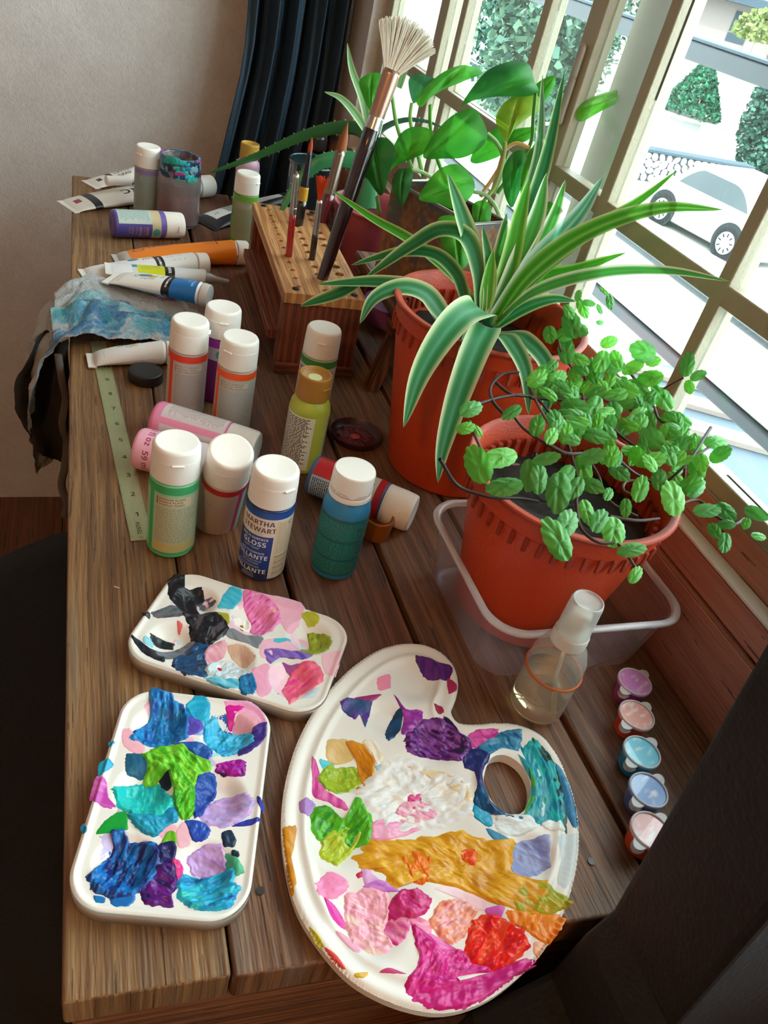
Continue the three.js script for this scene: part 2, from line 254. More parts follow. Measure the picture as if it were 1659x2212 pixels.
{ // unseen lamp added behind the camera to warm the near sides of the bottles
  const t = thing('added_fill_lamp', 'unseen ceiling lamp added for warm fill light', 'lamp', V(-0.9, HC, 1.3));
  mesh('rose', lathe([[0, 0], [0.05, 0], [0.05, -0.02], [0.01, -0.025], [0.004, -0.03], [0.004, -0.25], [0, -0.25]], 24), std(0xd8d4cc, 0.5), t);
  mesh('bulb', new THREE.SphereGeometry(0.06, 28, 18).translate(0, -0.3, 0), new THREE.MeshStandardMaterial({ color: 0xfff0d8, emissive: C(0xffc27a), emissiveIntensity: 3 }), t);
  const l = new THREE.PointLight(0xffbe80, 2.4, 0, 2); l.position.set(-0.9, HC - 0.3, 1.3); l.castShadow = true; l.shadow.radius = 3; l.name = 'added_fill_light'; scene.add(l);
}

// ---------------------------------------------------------------- table
{
  const t = thing('plank_table', 'rustic brown plank table under the window, covered in painting supplies', 'table', V(0, 0, 0));
  const seams = [0.0005, 0.0745, 0.153, 0.2335, 0.3155, 0.4175], gap = [0, 0.0006, 0.002, 0.0022, 0.0024, 0];
  const mats = [woodMat(11, [98, 68, 42], [142, 106, 66], [126, 120, 112], 0.7), woodMat(12, [88, 56, 36], [130, 90, 58], [122, 112, 104], 0.5), woodMat(13, [82, 50, 36], [120, 78, 54], [110, 96, 88], 0.4), woodMat(14, [88, 58, 42], [128, 92, 64], [122, 112, 104], 0.55), woodMat(15, [84, 56, 40], [124, 88, 62], [118, 108, 98], 0.5)];
  for (let i = 0; i < 5; i++) {
    const x0 = seams[i] + gap[i], x1 = seams[i + 1] - gap[i + 1], g = rbox(x1 - x0, 0.024, 1.138 + [0, 0.0015, 0.0005, 0.002, 0.001][i], 0.0022, 3);
    g.translate((x0 + x1) / 2, TY - 0.012, -0.568);
    { const p = g.attributes.position; for (let k = 0; k < p.count; k++) if (p.getZ(k) > -0.3) p.setZ(k, p.getZ(k) + 0.055 * p.getX(k)); g.computeVertexNormals(); }
    mesh('plank', metreUV(g, 2, i * 0.031, i * 0.23), mats[i], t);
  }
    const under = woodMat(18, [96, 64, 42], [136, 96, 62], [120, 96, 80], 0.3);
  mesh('underboard', metreUV(boxAt(0.02, 0.41, TY - 0.04, TY - 0.0245, -1.115, -0.03), 2), under, t);
  const apron = woodMat(17, [84, 48, 28], [138, 86, 52], [110, 80, 60], 0.2, 0.55, 0.12, 0.6);
  mesh('apron', metreUV((() => { const q = boxAt(0.004, 0.416, TY - 0.13, TY - 0.0245, -0.02, -0.003, 0.003), p = q.attributes.position; for (let k = 0; k < p.count; k++) p.setZ(k, p.getZ(k) + 0.055 * p.getX(k)); return q; })(), 0), apron, t, 'front board of the table');
  mesh('apron', metreUV(boxAt(0.004, 0.416, TY - 0.13, TY - 0.0245, -1.132, -1.115, 0.003), 0), apron, t);
  mesh('apron', metreUV(boxAt(0.004, 0.02, TY - 0.13, TY - 0.0245, -1.114, -0.006, 0.003), 2), apron, t);
  for (const [x, z] of [[0.02, -0.075], [0.36, -0.075], [0.02, -1.113], [0.36, -1.113]]) mesh('leg', metreUV(boxAt(x, x + 0.05, 0, TY - 0.0245, z, z + 0.05, 0.003), 1), apron, t);
  // nail heads sunk in the planks
  for (const [px, py] of [[1277, 1862], [562, 1925], [735, 1012]]) { const p = P(px, py, 0); mesh('nail', new THREE.CylinderGeometry(0.0022, 0.0022, 0.001, 14).translate(p.x, TY + 0.0003, p.z), std(0x4a4644, 0.4, { metalness: 0.7 }), t); }
}
{ // black chair back standing at the end of the table
  const t = thing('black_chair', 'black upholstered chair back standing against the end of the table', 'chair', V(0.45, 0, 0.05));
  const s = new THREE.Shape(), pts = [[0.214, 1.04], [0.2226, 0.9796], [0.2341, 0.905], [0.2526, 0.786], [0.246, 0.765], [0.243, 0.72], [0.205, 0.69], [0.18, 0.62], [0.175, 0.48], [0.405, 0.48], [0.408, 1.04], [0.39, 1.08], [0.24, 1.08]];
  pts.forEach(([x, y], i) => (i ? s.lineTo(x - 0.45, y) : s.moveTo(x - 0.45, y)));
  const black = std(0x0b0c0f, 0.75, { bumpMap: bumpFine, bumpScale: 0.0004 });
  mesh('backrest', new THREE.ExtrudeGeometry(s, { depth: 0.045, bevelEnabled: true, bevelSize: 0.003, bevelThickness: 0.004, bevelSegments: 3 }).translate(0, 0, -0.0155), black, t);
  mesh('seat', rbox(0.38, 0.06, 0.4, 0.02, 4).translate(-0.235, 0.45, 0.24), black, t);
  for (const [x, z] of [[-0.4, 0.06], [-0.07, 0.06], [-0.4, 0.4], [-0.07, 0.4]]) mesh('leg', lathe([[0.012, 0], [0.016, 0.42]], 14).translate(x, 0, z), std(0x101114, 0.5), t);
}
{ // black round stool on the floor by the table
  const t = thing('black_stool', 'black padded round stool pushed half under the table', 'stool', V(0.1, 0, -0.36));
  mesh('cushion', lathe([[0, 0.26], [0.25, 0.26], [0.285, 0.28], [0.296, 0.37], [0.29, 0.46], [0.27, 0.495], [0.22, 0.505], [0, 0.508]], 64), std(0x0d0e12, 0.85, { bumpMap: bumpFine, bumpScale: 0.0006 }), t);
  for (let i = 0; i < 4; i++) { const a = i * 1.571 + 0.6; mesh('leg', lathe([[0.014, 0], [0.018, 0.26]], 14).translate(0.2 * Math.cos(a), 0, 0.2 * Math.sin(a)), std(0x2a1712, 0.6), t); }
}
{ // dark curtain in the far corner
  const t = thing('dark_curtain', 'dark navy curtain hanging in the corner beside the window', 'curtain', V(0.3, 0, -1.24));
  const zc = -1.24, a0 = PZ(552, 0, zc), a1 = PZ(455, 400, zc), b0 = PZ(850, 0, zc), b1 = PZ(800, 250, zc);
  const nx = 110, ny = 50, g = new THREE.PlaneGeometry(1, 1, nx, ny), p = g.attributes.position;
  for (let i = 0; i < p.count; i++) {
    const u = p.getX(i) + 0.5, v = p.getY(i) + 0.5, y = lerp(0.04, 2.3, v);
    const xl = lerp(a1.x, a0.x, (y - a1.y) / (a0.y - a1.y)), xr = Math.min(0.415, lerp(b1.x, b0.x, (y - b1.y) / (b0.y - b1.y)));
    const x = lerp(Math.min(xl, 0.25), xr, u), f = 0.02 * Math.sin(u * 30 + 0.9 * Math.sin(y * 3.1)) + 0.012 * fbm(u * 5, y * 2.5) + 0.008 * Math.sin(u * 71 + y * 2);
    p.setXYZ(i, x - 0.3, y, f + 0.012 * fbm(u * 3 + 7, y * 5));
  }
  g.computeVertexNormals();
  mesh('cloth', g, std(0x22384a, 0.75, { side: THREE.DoubleSide, sheen: 0.5, sheenColor: C(0x3a5a78), sheenRoughness: 0.5 }), t);
  mesh('rod', new THREE.CylinderGeometry(0.009, 0.009, 0.42, 14).rotateZ(Math.PI / 2).translate(-0.1, 2.3, 0), std(0x2a2a2a, 0.4, { metalness: 0.6 }), t);
}

// ---------------------------------------------------------------- paint palettes
function paintDab(parent, outline, surface, cols, thick, seed, rough = 0.32) {     // outline: world x,z pairs; follows the palette's surface
  const n = outline.length; let cx = 0, cz = 0, A = 0;
  for (let i = 0; i < n; i++) { const [x0, z0] = outline[i], [x1, z1] = outline[(i + 1) % n], k = x0 * z1 - x1 * z0; A += k; cx += (x0 + x1) * k; cz += (z0 + z1) * k; } cx /= 3 * A; cz /= 3 * A;
  const size = Math.sqrt(Math.abs(A / 2));
  const curve = new THREE.CatmullRomCurve3(outline.map(([x, z]) => V(x, 0, z)), true, 'catmullrom', 0.4);
  const N = Math.max(36, Math.min(300, Math.round(size / 0.00015))), M = Math.max(8, Math.min(32, Math.round(size / 0.0008))), pos = [], col = [], idx = [], cc = cols.map((c) => C(c)), ang = seed * 1.7, ca = Math.cos(ang), sa = Math.sin(ang), c = new THREE.Color();
  const put = (x, z, k) => {
    const lx = ((x - cx) * ca - (z - cz) * sa), lz = ((x - cx) * sa + (z - cz) * ca);
    const stroke = fbm(lx * 75 + seed * 3, lz * 210 + seed, seed, 3), lump = fbm(x * 150, z * 150, seed + 3, 3);
    const e = 1 - Math.pow(k, 7);
    pos.push(x, surface(x, z) + Math.max(e * 0.0002, e * thick * (0.62 + 1.35 * stroke + 1.4 * lump + 0.35 * Math.exp(-Math.pow((k - 0.86) / 0.07, 2))) + e * 0.00025) - 0.0001, z);
    if (cc.length === 1) c.copy(cc[0]); else { let f = Math.min(0.999, Math.max(0, 0.5 + 1.25 * fbm(lx * 70 + seed, lz * 330, seed + 9, 3) + 0.5 * fbm(x * 60, z * 60, seed))) * (cc.length - 1), i = Math.floor(f); f -= i; c.copy(cc[i]).lerp(cc[i + 1], sstep(0.25, 0.75, f)); }
    const j = 1 + 0.12 * stroke; col.push(c.r * j, c.g * j, c.b * j);
  };
  put(cx, cz, 0);
  for (let r = 1; r <= M; r++) for (let i = 0; i < N; i++) {
    const q = curve.getPoint(i / N), k = r / M, w = 1.07 + k * k * (0.26 * fbm(i * 9 / N + 3, seed * 5.3, 0.2, 2) + 0.17 * fbm(i * 34 / N, seed * 2.3, 0.7, 3));
    put(cx + (q.x - cx) * k * w, cz + (q.z - cz) * k * w, k);
  }
  for (let i = 0; i < N; i++) idx.push(0, 1 + (i + 1) % N, 1 + i);
  for (let r = 0; r < M - 1; r++) for (let i = 0; i < N; i++) { const a = 1 + r * N + i, b = 1 + r * N + (i + 1) % N, d = a + N, e = b + N; idx.push(a, b, d, b, e, d); }
  if (A > 0) for (let i = 0; i < idx.length; i += 3) { const s = idx[i + 1]; idx[i + 1] = idx[i + 2]; idx[i + 2] = s; }
  const g = new THREE.BufferGeometry(); g.setAttribute('position', new THREE.Float32BufferAttribute(pos, 3)); g.setAttribute('color', new THREE.Float32BufferAttribute(col, 3)); g.setIndex(idx); g.computeVertexNormals();
  if (g.attributes.normal.getY(0) < 0) { for (let i = 0; i < idx.length; i += 3) { const s = idx[i + 1]; idx[i + 1] = idx[i + 2]; idx[i + 2] = s; } g.setIndex(idx); g.computeVertexNormals(); }
  return mesh(thick > 0.0007 ? 'paint_dab' : 'paint_smear', g, dabMat, parent);
}
const dabMat = new THREE.MeshPhysicalMaterial({ vertexColors: true, roughness: 0.3, specularIntensity: 0.6, side: THREE.DoubleSide });
const ivory = std(0xe9e6e0, 0.28, { specularIntensity: 0.6 });
// grid over an outline given as a radius function; skirt closes the body down to the table
function paletteBody(radius, height, hole, drop) {
  const N = 220, M = 70, pos = [], idx = [];
  for (let r = 0; r <= M; r++) for (let i = 0; i < N; i++) {
    const a = i / N * Math.PI * 2, [x1, z1] = radius(a); let x0 = 0, z0 = 0; if (hole) [x0, z0] = hole(a);
    const k = r / M, x = lerp(x0, x1, k), z = lerp(z0, z1, k); pos.push(x, height(x, z, k), z);
  }
  const rows = M + 1, rim = (k, dy, s) => { const start = pos.length / 3; for (let i = 0; i < N; i++) { const a = i / N * Math.PI * 2, [x, z] = k ? radius(a) : hole(a); pos.push(x * s, dy, z * s); } return start; };
  const quad = (A, B) => { for (let i = 0; i < N; i++) { const j = (i + 1) % N; idx.push(A + i, B + i, A + j, A + j, B + i, B + j); } };
  for (let r = 0; r < M; r++) for (let i = 0; i < N; i++) { const j = (i + 1) % N, a = r * N + i, b = r * N + j; idx.push(a, b, a + N, b, b + N, a + N); }
  const s1 = rim(1, drop, 0.992); quad(M * N, s1);
  if (hole) { const s0 = rim(0, drop, 1.0); for (let i = 0; i < N; i++) { const j = (i + 1) % N; idx.push(i, s0 + i, j, j, s0 + i, s0 + j); } quad(s0, s1); }
  else { const s2 = rim(1, drop, 0.5); quad(s1, s2); const s3 = rim(1, drop, 0.001); quad(s2, s3); }
  const g = new THREE.BufferGeometry(); g.setAttribute('position', new THREE.Float32BufferAttribute(pos, 3)); g.setIndex(idx); g.computeVertexNormals();
  return g;
}
function trayPalette(label, cx, cz, turn, dabs, cr, washes) {
  const t = thing('paint_tray', label, 'palette', V(cx, TY, cz)); t.rotation.y = turn;
  const a = 0.0435, b = 0.0655, rc = 0.02, wells = [];
  for (const x of [-0.0195, 0.0195]) for (const z of [-0.0405, 0, 0.0405]) wells.push([x, z]);
  const radius = (w) => { const dx = Math.cos(w), dz = Math.sin(w); let lo = 0, hi = 0.1; const inside = (r) => { const x = Math.abs(dx * r), z = Math.abs(dz * r), qx = Math.max(x - a + rc, 0), qz = Math.max(z - b + rc, 0); return Math.hypot(qx, qz) < rc; }; for (let i = 0; i < 30; i++) { const m = (lo + hi) / 2; inside(m) ? lo = m : hi = m; } return [dx * lo, dz * lo]; };
  const edge = (x, z) => { const qx = Math.abs(x) - a + rc, qz = Math.abs(z) - b + rc; return rc - (Math.hypot(Math.max(qx, 0), Math.max(qz, 0)) + Math.min(Math.max(qx, qz), 0)); };
  const top = (x, z) => { let y = 0.0105 + 0.0015 * (1 - sstep(0.001, 0.005, edge(x, z))) - 0.0018 * (1 - sstep(0, 0.0016, edge(x, z))); for (const [wx, wz] of wells) { const d = Math.hypot(x - wx, z - wz); y -= 0.0062 * (1 - sstep(0.006, 0.0168, d)); } return y; };
  mesh('tray_body', paletteBody(radius, top, null, 0.0006), ivory, t, 'white plastic tray with six round wells');
  const ct = Math.cos(turn), st = Math.sin(turn);
  dabs.forEach(([cols, th, pts], k) => {
    const o = []; for (let i = 0; i < pts.length; i += 2) { const p = P(...cr(pts[i], pts[i + 1]), 0.009), dx = p.x - cx, dz = p.z - cz; let x = dx * ct - dz * st, z = dx * st + dz * ct; o.push([x, z]); }
    paintDab(t, o, top, [].concat(cols), th * 0.001, k * 1.37 + cx * 100);
  });
  const q = rng(Math.round(cx * 9999)), tint = washes;      // thin stains and specks left between the dabs
  for (let i = 0; i < 34; i++) { const x0 = (q() * 2 - 1) * 0.034, z0 = (q() * 2 - 1) * 0.056, r = i < 16 ? 0.004 + 0.005 * q() : 0.0008 + 0.0012 * q(), el = 0.5 + q(), an = q() * 3, o = []; for (let j = 0; j < 9; j++) { const a = j / 9 * 6.283, k = r * (0.7 + 0.6 * q()), u = k * Math.cos(a) * el, v = k * Math.sin(a) / el; o.push([x0 + u * Math.cos(an) - v * Math.sin(an), z0 + u * Math.sin(an) + v * Math.cos(an)]); } const sm = paintDab(t, o, top, [tint[Math.floor(q() * tint.length)]], 0.00008, i * 3.1 + cx); if (i < 16) sm.position.y = -0.00016; }
  return t;
}
trayPalette('white rectangular paint tray smeared with black and pink paint', 0.1081, -0.1926, -Math.PI / 2 - 0.5165, [
  ['#f3b6d0', 0.15, [900, 190, 1280, 280, 1260, 420, 1180, 470, 1130, 400, 1080, 280]], ['#f4bfd6', 0.15, [1000, 540, 1180, 520, 1280, 580, 1120, 640, 1000, 650]], ['#f0a8c8', 0.15, [940, 740, 1050, 690, 1080, 850, 1000, 930, 960, 850]], ['#f5c4d4', 0.12, [1420, 640, 1550, 610, 1510, 770, 1440, 760]],
  [['#4a4f58', '#6a7078'], 0.3, [245, 345, 380, 290, 480, 310, 470, 360, 300, 375]], ['#1c1c22', 0.7, [400, 95, 475, 85, 440, 150, 500, 170, 590, 160, 610, 220, 560, 260, 575, 310, 500, 330, 420, 290, 370, 230, 355, 160]],
  [['#55606f', '#7a8490'], 0.3, [230, 590, 400, 560, 520, 520, 600, 560, 500, 640, 350, 660]], [['#26262e', '#1a1a20', '#54505a'], 1.2, [470, 330, 640, 320, 740, 370, 775, 440, 740, 500, 650, 560, 540, 530, 520, 470, 490, 390]], ['#8c5a68', 0.6, [565, 400, 600, 405, 650, 440, 600, 440]], ['#8c5a68', 0.6, [720, 440, 745, 395, 750, 450, 735, 470]],
  [['#6f747c', '#8a8e94'], 0.3, [760, 450, 830, 455, 900, 495, 1000, 500, 970, 580, 900, 550, 780, 515]], [['#2a3240', '#1c222c'], 0.6, [110, 515, 160, 530, 230, 580, 330, 600, 330, 680, 250, 650, 180, 610]], [['#1d2530', '#1f4a78', '#2a2f38'], 1.2, [400, 660, 520, 560, 640, 570, 610, 640, 640, 760, 600, 790, 480, 770, 400, 720]],
  ['#8fd0e0', 0.3, [200, 500, 260, 520, 250, 570, 190, 545]], ['#20262c', 0.6, [240, 480, 330, 490, 400, 510, 390, 550, 310, 545, 260, 530]], ['#e06a70', 0.5, [425, 395, 460, 420, 445, 460, 430, 450]], ['#20242a', 0.5, [180, 340, 235, 350, 230, 385, 195, 365]],
  [['#d99aa8', '#c8808f'], 0.8, [610, 600, 720, 540, 760, 540, 750, 600, 680, 660, 620, 680]], [['#d0a890', '#dcc0ac'], 0.4, [770, 560, 880, 560, 960, 640, 900, 690, 830, 640]], [['#eeeeee', '#c4dae2', '#e4dce0'], 2, [620, 720, 700, 650, 800, 640, 900, 720, 880, 770, 760, 800, 660, 780]], [['#c4173c', '#a01030'], 2, [680, 690, 745, 695, 740, 740, 700, 760, 670, 720]],
  [['#2a9cc0', '#7cc8d8'], 1, [610, 800, 720, 780, 840, 800, 850, 860, 780, 870, 680, 840]], [['#1a80b8', '#0f5f96'], 1.2, [850, 790, 930, 755, 965, 850, 940, 910, 860, 890]], [['#e060b0', '#f08cc4', '#d83c9c'], 1.2, [890, 200, 960, 190, 1050, 240, 1120, 310, 1125, 400, 1050, 470, 980, 490, 930, 430, 940, 370, 880, 270]], ['#f0a8a0', 0.8, [1050, 270, 1090, 300, 1115, 350, 1070, 360]],
  [['#36b4d6', '#58c4dc'], 0.3, [745, 210, 800, 170, 865, 190, 860, 260, 800, 310, 710, 300]], [['#f4f0e8'], 1.8, [815, 360, 860, 345, 930, 370, 930, 420, 870, 430, 820, 400]], ['#8a6a20', 0.8, [860, 385, 885, 395, 880, 440, 860, 430]], ['#a8a830', 0.3, [700, 340, 775, 350, 775, 420, 740, 380]],
  [['#7a5ab8', '#9070c8', '#6448b0'], 1, [1025, 600, 1100, 585, 1200, 605, 1320, 610, 1350, 640, 1280, 660, 1130, 650, 1070, 690, 1030, 650]], ['#f6cfe0', 0.3, [1060, 720, 1150, 700, 1190, 780, 1150, 850, 1180, 930, 1100, 880, 1050, 800]], [['#f0507c', '#f07090', '#e83c90'], 1.2, [1210, 730, 1300, 680, 1380, 700, 1415, 790, 1370, 850, 1280, 880, 1250, 930, 1190, 940, 1150, 850, 1180, 790]], ['#a050a0', 0.7, [1150, 680, 1200, 690, 1290, 690, 1280, 740, 1220, 740, 1170, 710]],
  ['#b8b838', 0.4, [1275, 350, 1370, 345, 1400, 400, 1330, 420]], [['#7c8f20', '#9fae38', '#6a7c18'], 1.2, [1330, 450, 1400, 460, 1470, 500, 1475, 570, 1420, 610, 1330, 610, 1270, 570, 1340, 560]], ['#50c4dc', 0.3, [1090, 520, 1200, 515, 1190, 545, 1100, 550]],
], crop(250, 1220, 0.3134), ['#f2c4d8', '#f6d4e2', '#c8dce8', '#eec0d0', '#dcd0e8', '#5a606a']);
trayPalette('white rectangular paint tray loaded with blue, turquoise and bright green paint', 0.0589, -0.0863, -Math.PI / 2 + Math.PI / 2 - 0.28, [
  ['#f0b0c0', 0.15, [460, 420, 510, 370, 620, 480, 620, 540, 560, 560, 480, 500]], [['#c048b0', '#d870c0'], 0.3, [270, 740, 340, 760, 360, 880, 420, 960, 330, 960, 230, 900]], ['#f0a8d0', 0.2, [1230, 180, 1400, 165, 1500, 240, 1535, 330, 1490, 330, 1400, 260, 1280, 250]], ['#e8a8b8', 0.2, [1330, 260, 1470, 270, 1500, 340, 1400, 390, 1300, 370]], [['#e0189c', '#c81888'], 0.8, [1240, 205, 1370, 210, 1310, 260, 1290, 340, 1260, 330]],
  ['#20a0c8', 0.3, [290, 640, 350, 600, 400, 640, 350, 690, 290, 720]], ['#1c98c0', 0.3, [360, 470, 410, 480, 370, 515]], ['#2080a8', 0.3, [150, 1110, 180, 1080, 200, 1140, 170, 1160]], ['#f4b0c0', 0.2, [740, 1150, 830, 1080, 870, 1120, 780, 1200]], ['#f0b8c8', 0.2, [870, 1120, 950, 1070, 970, 1230, 880, 1250]],
  [['#1c5878', '#245f80'], 0.5, [500, 560, 640, 580, 640, 700, 500, 700, 490, 620]], [['#2848a8', '#1f5fa8'], 1, [850, 480, 1050, 475, 1130, 520, 1110, 600, 1040, 590, 960, 530]], [['#1fa0cc', '#30b4d8'], 1, [1010, 140, 1070, 130, 1115, 200, 1100, 300, 1040, 330, 960, 260, 940, 200]], ['#5a4ab8', 1, [950, 290, 1040, 310, 1060, 370, 1000, 410, 930, 420]],
  [['#164a9c', '#1766b0', '#2488c8', '#143c84'], 2.2, [665, 100, 760, 90, 850, 130, 930, 220, 960, 330, 930, 430, 850, 470, 740, 490, 620, 480, 540, 430, 560, 390, 600, 350, 680, 250]], [['#1c78b8', '#22a4d4', '#4cbce0', '#2c9ccc'], 2.2, [1080, 320, 1160, 290, 1240, 360, 1420, 390, 1420, 480, 1340, 520, 1240, 570, 1150, 520, 1070, 430]], [['#4a2a90', '#3a2a80', '#5a3aa0'], 1.8, [1440, 360, 1530, 340, 1520, 450, 1420, 540, 1340, 560, 1330, 520, 1410, 480]],
  [['#1878b0', '#1f98b8', '#1468a0'], 1.8, [500, 1010, 700, 1010, 850, 960, 860, 1060, 780, 1120, 710, 1170, 600, 1130, 540, 1070]], [['#1590b0', '#18b8b8', '#2cc8c0'], 1.8, [400, 830, 560, 750, 720, 750, 780, 830, 840, 880, 820, 980, 700, 1040, 560, 1020, 440, 960]], ['#0f2030', 0.8, [750, 690, 800, 680, 830, 790, 790, 810, 740, 740]], [['#1c3c98', '#1850a8'], 1.8, [1040, 720, 1150, 720, 1160, 840, 1100, 900, 1060, 1000, 1000, 1010, 990, 860]],
  [['#3c9818', '#4fae1c', '#7cd034', '#4aa81c'], 2.6, [640, 560, 760, 505, 920, 500, 990, 560, 1100, 610, 1110, 680, 1040, 720, 1010, 830, 870, 840, 820, 720, 800, 690, 700, 760, 620, 760, 650, 640]], [['#3c9818', '#58b822'], 2.2, [850, 800, 1005, 800, 1000, 980, 920, 1050, 870, 980]], ['#189838', 0.4, [280, 1150, 330, 1070, 430, 990, 500, 1010, 490, 1120, 400, 1150]],
  [['#b090d0', '#c4a4dc', '#a8a0d8'], 1.2, [1100, 900, 1200, 860, 1380, 840, 1450, 920, 1400, 1030, 1280, 1090, 1150, 1100, 1050, 1040, 1060, 960]], [['#3a0838', '#a0189c', '#c030b0'], 2.2, [1170, 640, 1300, 610, 1380, 630, 1360, 720, 1230, 720, 1160, 690]], [['#2434a0', '#2850b0'], 1.2, [950, 1060, 1090, 1080, 1110, 1150, 1080, 1200, 1000, 1210, 960, 1140]], ['#2c38a0', 0.6, [1280, 1100, 1400, 1050, 1490, 1045, 1440, 1090]], ['#3038a0', 0.5, [1470, 880, 1520, 940, 1510, 1000, 1470, 930]],
  ['#68b020', 0.8, [760, 1230, 800, 1140, 860, 1150, 860, 1240]], [['#164aa4', '#1470bc', '#18286c', '#1860b4'], 2.8, [200, 1480, 330, 1340, 400, 1250, 380, 1150, 470, 1130, 530, 1200, 680, 1220, 740, 1300, 720, 1450, 650, 1560, 540, 1620, 360, 1620, 250, 1560]], [['#1c1c50', '#24246a'], 1.6, [740, 1240, 850, 1220, 850, 1340, 780, 1390, 720, 1350]], [['#2a1858', '#5a1878', '#7a1c88'], 1.8, [700, 1400, 850, 1380, 880, 1520, 830, 1620, 830, 1700, 680, 1690, 600, 1600, 650, 1500]], [['#c41868', '#d83080'], 1.8, [830, 1350, 890, 1355, 920, 1400, 880, 1500, 850, 1430]],
  ['#4aa880', 0.8, [1230, 1300, 1320, 1340, 1370, 1440, 1280, 1470, 1220, 1400]], [['#1060a0', '#1890c0', '#28b0d0', '#30c0b0'], 2.6, [940, 1430, 1060, 1450, 1280, 1410, 1290, 1520, 1350, 1560, 1290, 1660, 1160, 1730, 1000, 1720, 900, 1640, 870, 1540]], [['#a880c8', '#c4a0d8', '#9870b8'], 1.8, [970, 1310, 1080, 1230, 1200, 1240, 1240, 1340, 1200, 1420, 1050, 1440, 970, 1390]],
  ['#1c3048', 0.7, [1210, 1150, 1270, 1130, 1310, 1200, 1290, 1250, 1220, 1240]], ['#10303c', 0.9, [1280, 1280, 1330, 1290, 1330, 1330, 1285, 1320]], ['#1c70b0', 0.4, [250, 1620, 330, 1630, 330, 1670, 270, 1670]], ['#1c68b0', 0.5, [370, 1600, 560, 1620, 510, 1690, 400, 1700]],
], crop(130, 1470, 0.2893), ['#a8d8e6', '#c8b8e0', '#f0bcd0', '#5ab4d0', '#8aa0d8', '#2a60a8']);
{ // kidney palette with a thumb hole
  const kc = crop(590, 1370, 0.4099), kp = (x, y) => { const p = P(...kc(x, y), 0.01); return p; };
  const c0 = kp(1240, 790), t = thing('kidney_palette', 'white kidney shaped palette with thumb hole, covered in ochre, red and magenta paint', 'palette', V(c0.x, TY, c0.z));
  const flat = (a) => { const o = []; for (let i = 0; i < a.length; i += 2) { const p = kp(a[i], a[i + 1]); o.push(V(p.x - c0.x, 0, p.z - c0.z)); } return o; };
  const rim = flat([730, 35, 850, 60, 940, 130, 980, 240, 968, 330, 945, 400, 980, 450, 1060, 462, 1180, 455, 1300, 465, 1420, 520, 1500, 620, 1570, 780, 1612, 950, 1615, 1150, 1560, 1400, 1440, 1650, 1300, 1800, 1150, 1910, 1000, 1970, 870, 1985, 720, 1960, 560, 1900, 400, 1800, 240, 1620, 130, 1440, 70, 1230, 45, 1000, 65, 780, 130, 560, 220, 390, 330, 250, 450, 140, 590, 60]);
  const hole = flat([1120, 720, 1160, 640, 1230, 630, 1310, 680, 1360, 780, 1350, 880, 1300, 940, 1220, 930, 1150, 860, 1115, 790]);
  const RC = new THREE.CatmullRomCurve3(rim, true), HCv = new THREE.CatmullRomCurve3(hole, true), RP = RC.getPoints(600), HP = HCv.getPoints(200);
  const N = 260, M = 90, wells = [[730, 225, 0.022, 0.004], [590, 430, 0.016, 0.003], [390, 700, 0.0195, 0.0035], [860, 555, 0.02, 0.0035], [350, 1060, 0.02, 0.0035], [500, 1500, 0.023, 0.004], [1040, 1580, 0.028, 0.004], [1370, 1160, 0.017, 0.0035], [800, 860, 0.034, 0.0028], [1050, 1200, 0.028, 0.002]].map(([x, y, r, d]) => { const p = kp(x, y); return [p.x - c0.x, p.z - c0.z, r, d]; });
  const dist = (L, x, z) => { let m = 1e9; for (let i = 0; i < L.length; i += 2) { const d = (L[i].x - x) ** 2 + (L[i].z - z) ** 2; if (d < m) m = d; } return Math.sqrt(m); };
  const top = (x, z) => { const e = dist(RP, x, z), hh = dist(HP, x, z); let y = 0.0088 - 0.0012 * sstep(0.003, 0.009, e) + 0.0016 * Math.exp(-Math.pow((e - 0.0125) / 0.0022, 2)) - 0.002 * (1 - sstep(0, 0.002, e)) + 0.0016 * Math.exp(-Math.pow((hh - 0.003) / 0.003, 2)); for (const [wx, wz, r, d] of wells) y -= d * (1 - sstep(r * 0.35, r, Math.hypot(x - wx, z - wz))); return y; };
  // match hole to rim so that the rows between them stay inside the outline
  const pos = [], idx = [], th = []; const cxh = 0, czh = 0;
  const rimAt = (i) => RC.getPointAt(i / N); const holeAt = (p) => { const a = Math.atan2(p.z, p.x); let best = HP[0], bd = 9; for (const q of HP) { let d = Math.abs(Math.atan2(q.z, q.x) - a); if (d > Math.PI) d = 2 * Math.PI - d; if (d < bd) { bd = d; best = q; } } return best; };
  // fill by a fine grid clipped to the outline: a Shape with a hole, cut into small cells
  const sh = new THREE.Shape(RC.getSpacedPoints(260).map((q) => new THREE.Vector2(q.x, -q.z))); sh.holes.push(new THREE.Path(HCv.getSpacedPoints(90).map((q) => new THREE.Vector2(q.x, -q.z))));
  const inPoly = (L, x, z) => { let s = false; for (let i = 0, j = L.length - 1; i < L.length; j = i++) if ((L[i].z > z) !== (L[j].z > z) && x < (L[j].x - L[i].x) * (z - L[i].z) / (L[j].z - L[i].z) + L[i].x) s = !s; return s; };
  const snap = (L, x, z) => { let b = L[0], m = 1e9; for (const q of L) { const d = (q.x - x) ** 2 + (q.z - z) ** 2; if (d < m) { m = d; b = q; } } return b; };
